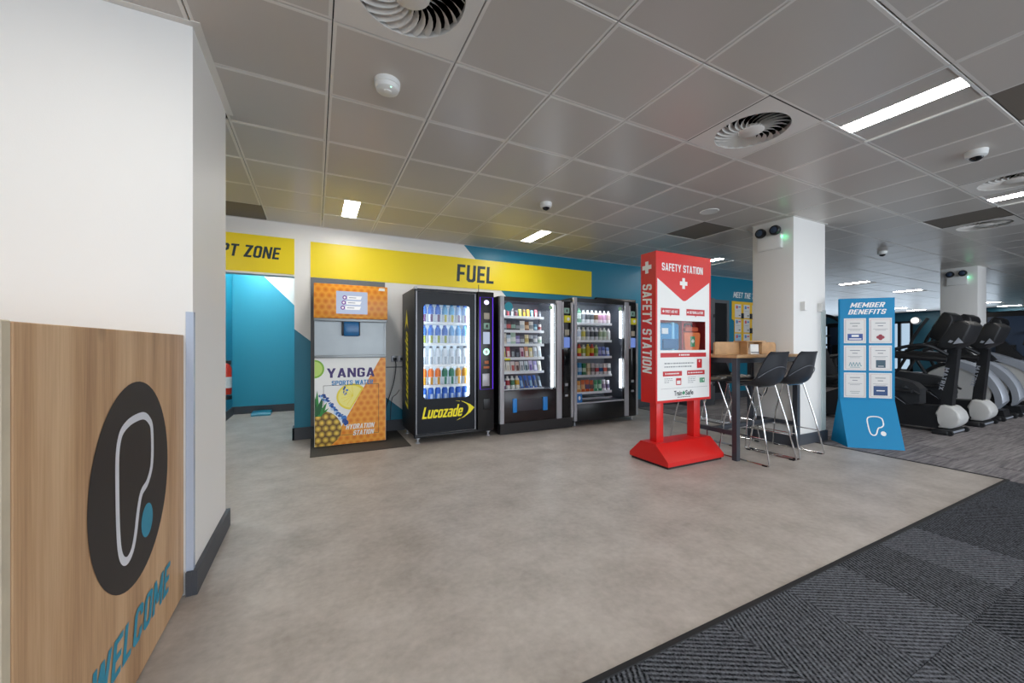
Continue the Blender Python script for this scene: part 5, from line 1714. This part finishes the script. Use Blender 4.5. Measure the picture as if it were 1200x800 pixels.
# ================================================================== BACK WALL, RIGHT PART
lk = thing('locker', 'tall grey metal locker against teal wall behind the red sign', 'locker', (6.5, 5.08, 0))
MB().bbox(0, .60, .02, .46, 0, 2.12, b=.004).build('carcass', M['locker'], lk)
for k in range(3):
    d_ = MB().bbox(.01, .59, 0, .02, .08 + k * .68, .08 + k * .68 + .665, b=.004).build('door', M['locker'], lk)
    MB().bbox(.54, .565, -.015, 0, .38 + k * .68, .44 + k * .68, b=.003).build('handle', M['black'], d_)
dd = MB()
dd.box(7.40, 7.47, 5.535, 5.57, 0, 2.18).box(8.13, 8.20, 5.535, 5.57, 0, 2.18).box(7.47, 8.13, 5.535, 5.57, 2.11, 2.18)
door = dd.build('door_1', M['frame_grey'], kind='structure', label='dark grey door frame on the teal wall beside the yellow board')
MB().box(7.47, 8.13, 5.555, 5.569, 0, 2.11).build('leaf', M['void'], door)
mt = thing('team_lettering', 'white MEET THE TEAM lettering on the teal wall above the yellow board', 'lettering', (8.39, 5.57, 2.262))
q = MB()
block_text(q, 'MEET THE TEAM', (0, -.001, 0), X, Z, 1.05, .13, 0, .002, .2)
q.build('letters', M['white_print'], mt)
yb = thing('notice_board', 'yellow notice board with white profile cards on the teal wall', 'notice board', (8.335, 5.57, 0))
MB().prism([(0, 1.78), (.085, 1.73), (.085, 1.15), (1.10, 1.15), (1.10, 2.18), (0, 2.18)], 'y', -.012, -.001).build('board', M['board_yellow'], yb)
for r in range(3):
    for c_ in range(3):
        x0_ = .095 + c_ * .315
        z0_ = 1.815 - r * .332
        cd = MB().box(x0_, x0_ + .22, -.018, -.0125, z0_, z0_ + .30).build('profile_card', M['paper'] if (r, c_) != (2, 0) else pm('pale_blue_card', '#a9cfe6', .5), yb)
        g = MB()
        CO = (0, -.018, 0)
        g.flat(circle(x0_ + .07, z0_ + .235, .035, .04, 12), CO, X, Z, (r + c_) % 2, .001)
        g.flat(rect(x0_ + .12, x0_ + .20, z0_ + .225, z0_ + .255), CO, X, Z, (r + c_ + 1) % 2, .001)
        g.flat(rect(x0_ + .13, x0_ + .19, z0_ + .04, z0_ + .06), CO, X, Z, 2, .001)
        g.flat(rect(x0_ + .04, x0_ + .18, z0_ + .15, z0_ + .155), CO, X, Z, 3, .001)
        g.build('card_print', [pm('profile_pink', '#d9606a', .5), pm('profile_blue', '#4a8fd0', .5), M['dark_print'], M['grey_print']], cd)
        if c_ == 1 or r == 0:
            MB().bbox(x0_ + .225, x0_ + .275, -.05, -.0125, z0_ - .02, z0_ + .10, b=.004).build('leaflet_pocket', M['gym_dark'], yb)

# ================================================================== GYM MACHINES
def front_foot(root, w=.63):
    f = MB().bbox(-w / 2, w / 2, .0, .16, .0, .065, b=.02, seg=3).build('front_foot', M['gym_black'], root)
    MB().bbox(-w / 2 + .12, w / 2 - .06, -.006, .004, .02, .045, b=.002, seg=1).build('foot_strip', M['gym_silver'], f)
    for s in (-1, 1):
        MB().lathe([(.03, -.02), (.034, -.015), (.034, .015), (.03, .02)], c=(s * (w / 2 - .03), -.01, .035), n=14, ax='x').build('transport_wheel', M['rubber'], f)


def console(root, pts, hw_, name='console', mat_='gym_black', off=.02):
    c_ = MB().prism(pts, 'x', -hw_, hw_)
    bm = bmesh.new()
    bv = [bm.verts.new(p) for p in c_.v]
    for f in c_.f:
        bm.faces.new([bv[i] for i in f])
    bmesh.ops.bevel(bm, geom=list(bm.edges), offset=off, segments=3, profile=.5, affect='EDGES')
    return MB().from_bm(bm).build(name, M[mat_], root)


def bike(x, nm):
    """low cycle-like cardio machine: user side is +y"""
    r = thing('cardio_machine', 'black cardio machine with upright mast and pale front shroud, ' + nm, 'exercise machine', (x, 1.96, 0), 0, 'cardio machines with upright masts')
    front_foot(r)
    MB().prism([(.14, .06), (.14, .36), (.44, .34), (.56, .47), (1.25, .50), (1.55, .36), (1.6, .08), (1.2, .05)], 'x', -.14, .14).build('base_body', M['gym_black'], r)
    MB().prism([(.33, .36), (.33, .58), (.40, .655), (.56, .70), (.95, .76), (1.15, .66), (1.2, .48), (.56, .47), (.44, .34)], 'x', -.11, .11).build('drive_cover', M['gym_dark'], r)
    console(r, [(.17, .255), (.115, .385), (.01, .37), (-.05, .30), (-.075, .22), (-.055, .145), (.015, .075), (.15, .075), (.105, .13), (.115, .19)], .165, 'front_shroud', 'gym_white', .024)
    MB().prism([(.46, .345), (.49, .375), (.62, .48), (1.2, .52), (1.2, .49), (.6, .455)], 'x', -.146, .146).build('side_trim', M['gym_silver'], r)
    ms_ = MB().prism([(.14, .34), (.035, .33), (-.025, 1.13), (.075, 1.13)], 'x', -.065, .065).build('mast', M['gym_black'], r)
    q = MB()
    d_ = Vector((0, (.04 - .10), (.88 - .59))).normalized()   # up along the mast
    block_text(q, 'MATRIX', (-.0655, .092, .885), -d_, Vector((0, -d_.z, d_.y)), .31, .042, 0, .001, 0, .16)
    q.build('lettering', M['gym_silver'], ms_)
    console(r, [(-.03, 1.50), (.10, 1.24), (.13, 1.17), (.04, 1.12), (-.11, 1.22), (-.18, 1.44), (-.11, 1.51)], .24)
    MB().prism([(-.025, 1.49), (.10, 1.245), (.106, 1.25), (-.018, 1.495)], 'x', -.20, .20).build('screen', M['black_gloss'], r)
    MB().add([(-.243, -.075, 1.285), (-.243, -.12, 1.215), (-.243, -.025, 1.20)], [(0, 1, 2)]).add([(-.244, .02, 1.225), (-.244, .0, 1.255), (-.244, -.03, 1.24), (-.244, -.01, 1.215)], [(0, 1, 2, 3)]).build('console_badge', M['gym_silver'], r)
    # arms reaching towards the user
    for s in (-1, 1):
        MB().tube(smooth_path([(s * .12, .06, 1.06), (s * .26, .20, 1.18), (s * .28, .40, 1.17), (s * .28, .60, 1.10)], 5), .024, 8).build('handle', M['gym_black'], r)
        MB().tube(smooth_path([(s * .17, .05, .99), (s * .2, .40, 1.02), (s * .2, .95, 1.06), (s * .18, 1.35, 1.0)], 4), .035, 8).build('side_rail', M['gym_black'], r)
        MB().tube([(s * .15, .45, .58), (s * .17, .30, .50)], .016, 8).tube([(s * .15, .45, .58), (s * .19, .47, .60)], .02, 8).build('crank', M['gym_dark'], r)
        MB().bbox(s * .23 - .05, s * .23 + .05, .36, .60, .52, .56, b=.012).build('pedal', M['gym_black'], r)
        MB().tube([(s * .2, 1.0, .60), (s * .2, .80, 1.04)], .022, 8).build('strut', M['gym_black'], r)
    MB().bbox(-.2, .2, 1.15, 1.5, .62, .70, b=.03, seg=3).build('seat', M['gym_black'], r)
    MB().prism([(1.40, .68), (1.52, .70), (1.66, 1.12), (1.58, 1.14)], 'x', -.2, .2).build('backrest', M['gym_black'], r)
    MB().bbox(-.3, .3, 1.48, 1.62, 0, .06, b=.015).build('rear_foot', M['gym_black'], r)
    return r


bike(7.66, 'next to the blue benefits sign')
bike(8.85, 'second from the blue benefits sign')


def elliptical(x, nm):
    r = thing('cross_trainer', 'grey cross trainer with arched silver front cover, ' + nm, 'exercise machine', (x, 1.96, 0), 0, 'cross trainers with arched covers')
    front_foot(r)
    out = smooth_path([(.95, 1.10, 0), (.70, 1.04, 0), (.48, .95, 0), (.31, .88, 0), (.18, .76, 0), (.08, .60, 0), (.02, .44, 0), (.0, .30, 0), (.03, .13, 0)], 4)
    inn_ = smooth_path([(.12, .13, 0), (.105, .28, 0), (.13, .43, 0), (.21, .58, 0), (.33, .71, 0), (.48, .80, 0), (.70, .90, 0), (.95, .97, 0)], 4)
    # arch as a strip of quads so that its sides stay clean
    n_ = min(len(out), len(inn_))
    A = out[:n_]
    Bi = list(reversed(inn_))
    ks = [k * (len(Bi) - 1) / (n_ - 1) for k in range(n_)]
    Bq = [Bi[int(round(k))] for k in ks]
    mbx = MB()
    bm = bmesh.new()
    ring = []
    for (a, b_) in zip(A, Bq):
        cxn = [(.125, a), (.125, b_), (-.125, b_), (-.125, a)]
        mid = [(.07, (a[0] + (a[0] - b_[0]) * .12, a[1] + (a[1] - b_[1]) * .12))]
        ring.append([bm.verts.new(p) for p in ((.13, (a[0] * .75 + b_[0] * .25), (a[1] * .75 + b_[1] * .25)), (.13, b_[0], b_[1]), (-.13, b_[0], b_[1]), (-.13, (a[0] * .75 + b_[0] * .25), (a[1] * .75 + b_[1] * .25)), (-.08, a[0], a[1]), (.08, a[0], a[1]))])
    for k in range(len(ring) - 1):
        for j in range(6):
            bm.faces.new([ring[k][j], ring[k][(j + 1) % 6], ring[k + 1][(j + 1) % 6], ring[k + 1][j]])
    bm.faces.new(ring[0])
    bm.faces.new(ring[-1])
    bmesh.ops.recalc_face_normals(bm, faces=bm.faces)
    mbx.from_bm(bm).build('arch_cover', M['gym_silver'], r)
    MB().lathe([(0, -.10), (.40, -.10), (.43, -.07), (.43, .07), (.40, .10), (0, .10)], c=(0, .56, .43), n=40, ax='x').build('drive_housing', M['gym_white'], r)
    MB().lathe([(0, -.113), (.10, -.113), (.11, -.10)], c=(0, .62, .40), n=24, ax='x').build('hub_cap', M['gym_dark'], r)
    MB().lathe([(.44, -.085), (.475, -.08), (.475, .08), (.44, .085)], c=(0, .56, .43), n=40, ax='x').build('dark_band', M['gym_black'], r)
    MB().bbox(-.10, .10, .05, 1.9, .03, .11, b=.02).build('base_rail', M['gym_black'], r)
    MB().prism([(.0, .06), (.2, .06), (.24, .16), (.02, .16)], 'x', -.15, .15).build('front_cowl', M['gym_black'], r)
    MB().prism([(.30, .93), (.38, .87), (.72, 1.34), (.64, 1.40)], 'x', -.06, .06).build('mast', M['gym_black'], r)
    console(r, [(.70, 1.25), (.83, 1.33), (.78, 1.50), (.64, 1.76), (.55, 1.70), (.53, 1.62), (.58, 1.46)], .25)
    MB().prism([(.825, 1.345), (.785, 1.50), (.66, 1.735), (.668, 1.74), (.793, 1.505), (.832, 1.35)], 'x', -.20, .20).build('screen', M['black_gloss'], r)
    for s in (-1, 1):
        MB().tube(smooth_path([(s * .27, .78, .55), (s * .29, .98, .98), (s * .30, 1.03, 1.22), (s * .30, .92, 1.48), (s * .28, .82, 1.66)], 4), .024, 8).build('moving_handle', M['gym_black'], r)
        MB().tube(smooth_path([(s * .12, .70, 1.28), (s * .2, .90, 1.20), (s * .2, 1.1, 1.12)], 4), .02, 8).build('fixed_handle', M['gym_black'], r)
        MB().bbox(s * .22 - .07, s * .22 + .07, 1.1, 1.5, .34, .39, b=.015).build('foot_plate', M['gym_black'], r)
        MB().tube([(s * .22, .62, .5), (s * .22, 1.2, .35), (s * .22, 1.85, .28)], .025, 8).build('pedal_arm', M['gym_silver'], r)
    MB().bbox(-.3, .3, 1.8, 1.94, 0, .06, b=.015).build('rear_foot', M['gym_black'], r)


elliptical(9.80, 'behind the two mast machines')
elliptical(10.68, 'next row in front of the far pillar')
elliptical(12.35, 'past the far pillar at the photo edge')


def weight_tower(x, y_, h, label, wide=.9):
    r = thing('weight_machine', label, 'exercise machine', (x, y_, 0))
    MB().bbox(-.12, .12, -wide / 2, wide / 2, 0, h, b=.04, seg=3).build('shroud', M['gym_black'], r)
    MB().bbox(-.135, -.12, -wide / 2 + .09, wide / 2 - .09, .35, h - .14, b=.004).build('weight_window', M['gym_blue'], r)
    MB().bbox(-.9, .3, -wide / 2, wide / 2, 0, .08, b=.02).build('base_frame', M['gym_dark'], r)
    MB().tube([(-.5, 0, .08), (-.5, 0, .5)], .04, 8).build('seat_post', M['gym_dark'], r)
    MB().bbox(-.75, -.3, -.2, .2, .48, .56, b=.03).build('seat', M['gym_black'], r)
    MB().prism([(-.36, .56), (-.26, .56), (-.2, 1.2), (-.3, 1.2)], 'y', -.16, .16).build('backrest', M['gym_black'], r)
    MB().tube(smooth_path([(-.12, -.3, 1.5), (-.5, -.38, 1.45), (-.75, -.38, 1.2)], 4), .03, 8).tube(smooth_path([(-.12, .3, 1.5), (-.5, .38, 1.45), (-.75, .38, 1.2)], 4), .03, 8).build('press_arms', M['gym_dark'], r)
    return r


weight_tower(16.0, 3.18, 2.07, 'tall black weight machine with blue grey window beyond the far pillar', .85)
weight_tower(17.5, 4.1, 2.2, 'narrow dark weight tower close to the far pillar', .45)
weight_tower(15.0, 6.3, 1.9, 'black weight machine far back in the gym behind the benefits sign', .8)
# cable frame seen between first pillar and the benefits sign
cf = thing('cable_machine', 'black arched cable machine frame between first pillar and benefits sign', 'exercise machine', (13.5, 6.2, 0))
MB().tube(smooth_path([(0, -.5, .05), (0, -.5, 1.6), (0, -.36, 1.95), (0, 0, 2.08), (0, .36, 1.95), (0, .5, 1.6), (0, .5, .05)], 6), .045, 10).build('arched_frame', M['gym_black'], cf)
MB().tube([(.1, -.38, .05), (.1, -.38, 1.75)], .025, 8).tube([(.1, .38, .05), (.1, .38, 1.75)], .025, 8).build('guide_rods', M['chrome'], cf)
MB().bbox(0, .2, -.30, .30, .05, .9, b=.02).build('weight_stack', M['gym_dark'], cf)
MB().bbox(-.5, .5, -.55, .55, 0, .05, b=.015).build('base_frame', M['gym_black'], cf)
MB().tube([(-.05, -.25, 1.2), (-.05, .25, 1.2)], .03, 8).build('pull_bar', M['gym_black'], cf)
# far storage rack with yellow and black gear
rk = thing('storage_rack', 'low storage rack against the far teal wall at the photo edge', 'rack', (19.0, 3.35, 0))
MB().box(-.2, .2, -.6, -.56, 0, 1.5).box(-.2, .2, .56, .6, 0, 1.5).box(-.2, .2, -.56, .56, .5, .54).box(-.2, .2, -.56, .56, 1.0, 1.04).box(-.2, .2, -.56, .56, .08, .12).build('rack_frame', M['gym_black'], rk)
for k, (yy, hh, mm, nm) in enumerate(((-.42, .55, 'gym_black', 'black'), (-.2, .6, 'gym_dark', 'charcoal'), (.02, .6, 'gym_black', 'black'), (.24, .62, 'board_yellow', 'yellow'), (.42, .58, 'yellow', 'bright yellow'))):
    MB().lathe([(.07, 0), (.075, .02), (.075, hh - .02), (.07, hh)], c=(19.0, 3.35 + yy, 1.042), n=14).build('foam_roller', M[mm], None, nm + ' foam roller standing on the far storage rack, ' + ORD[k] + ' of five', 'foam roller', 'rollers on the far rack')
fan = thing('wall_fan', 'round white faced fan mounted high on the dark gym wall', 'fan', (24.2, 7.3, 2.28))
MB().lathe([(.02, -.62), (.15, -.60), (.17, -.52), (.15, -.44), (.06, -.40)], n=24, ax='x').build('fan_cage', M['gym_black'], fan)
MB().lathe([(0, -.645), (.125, -.64), (.14, -.61)], n=24, ax='x').build('face_disc', M['white_print'], fan)
MB().tube([(-.42, 0, 0), (-.001, 0, 0)], .04, 10).build('wall_arm', M['gym_black'], fan)
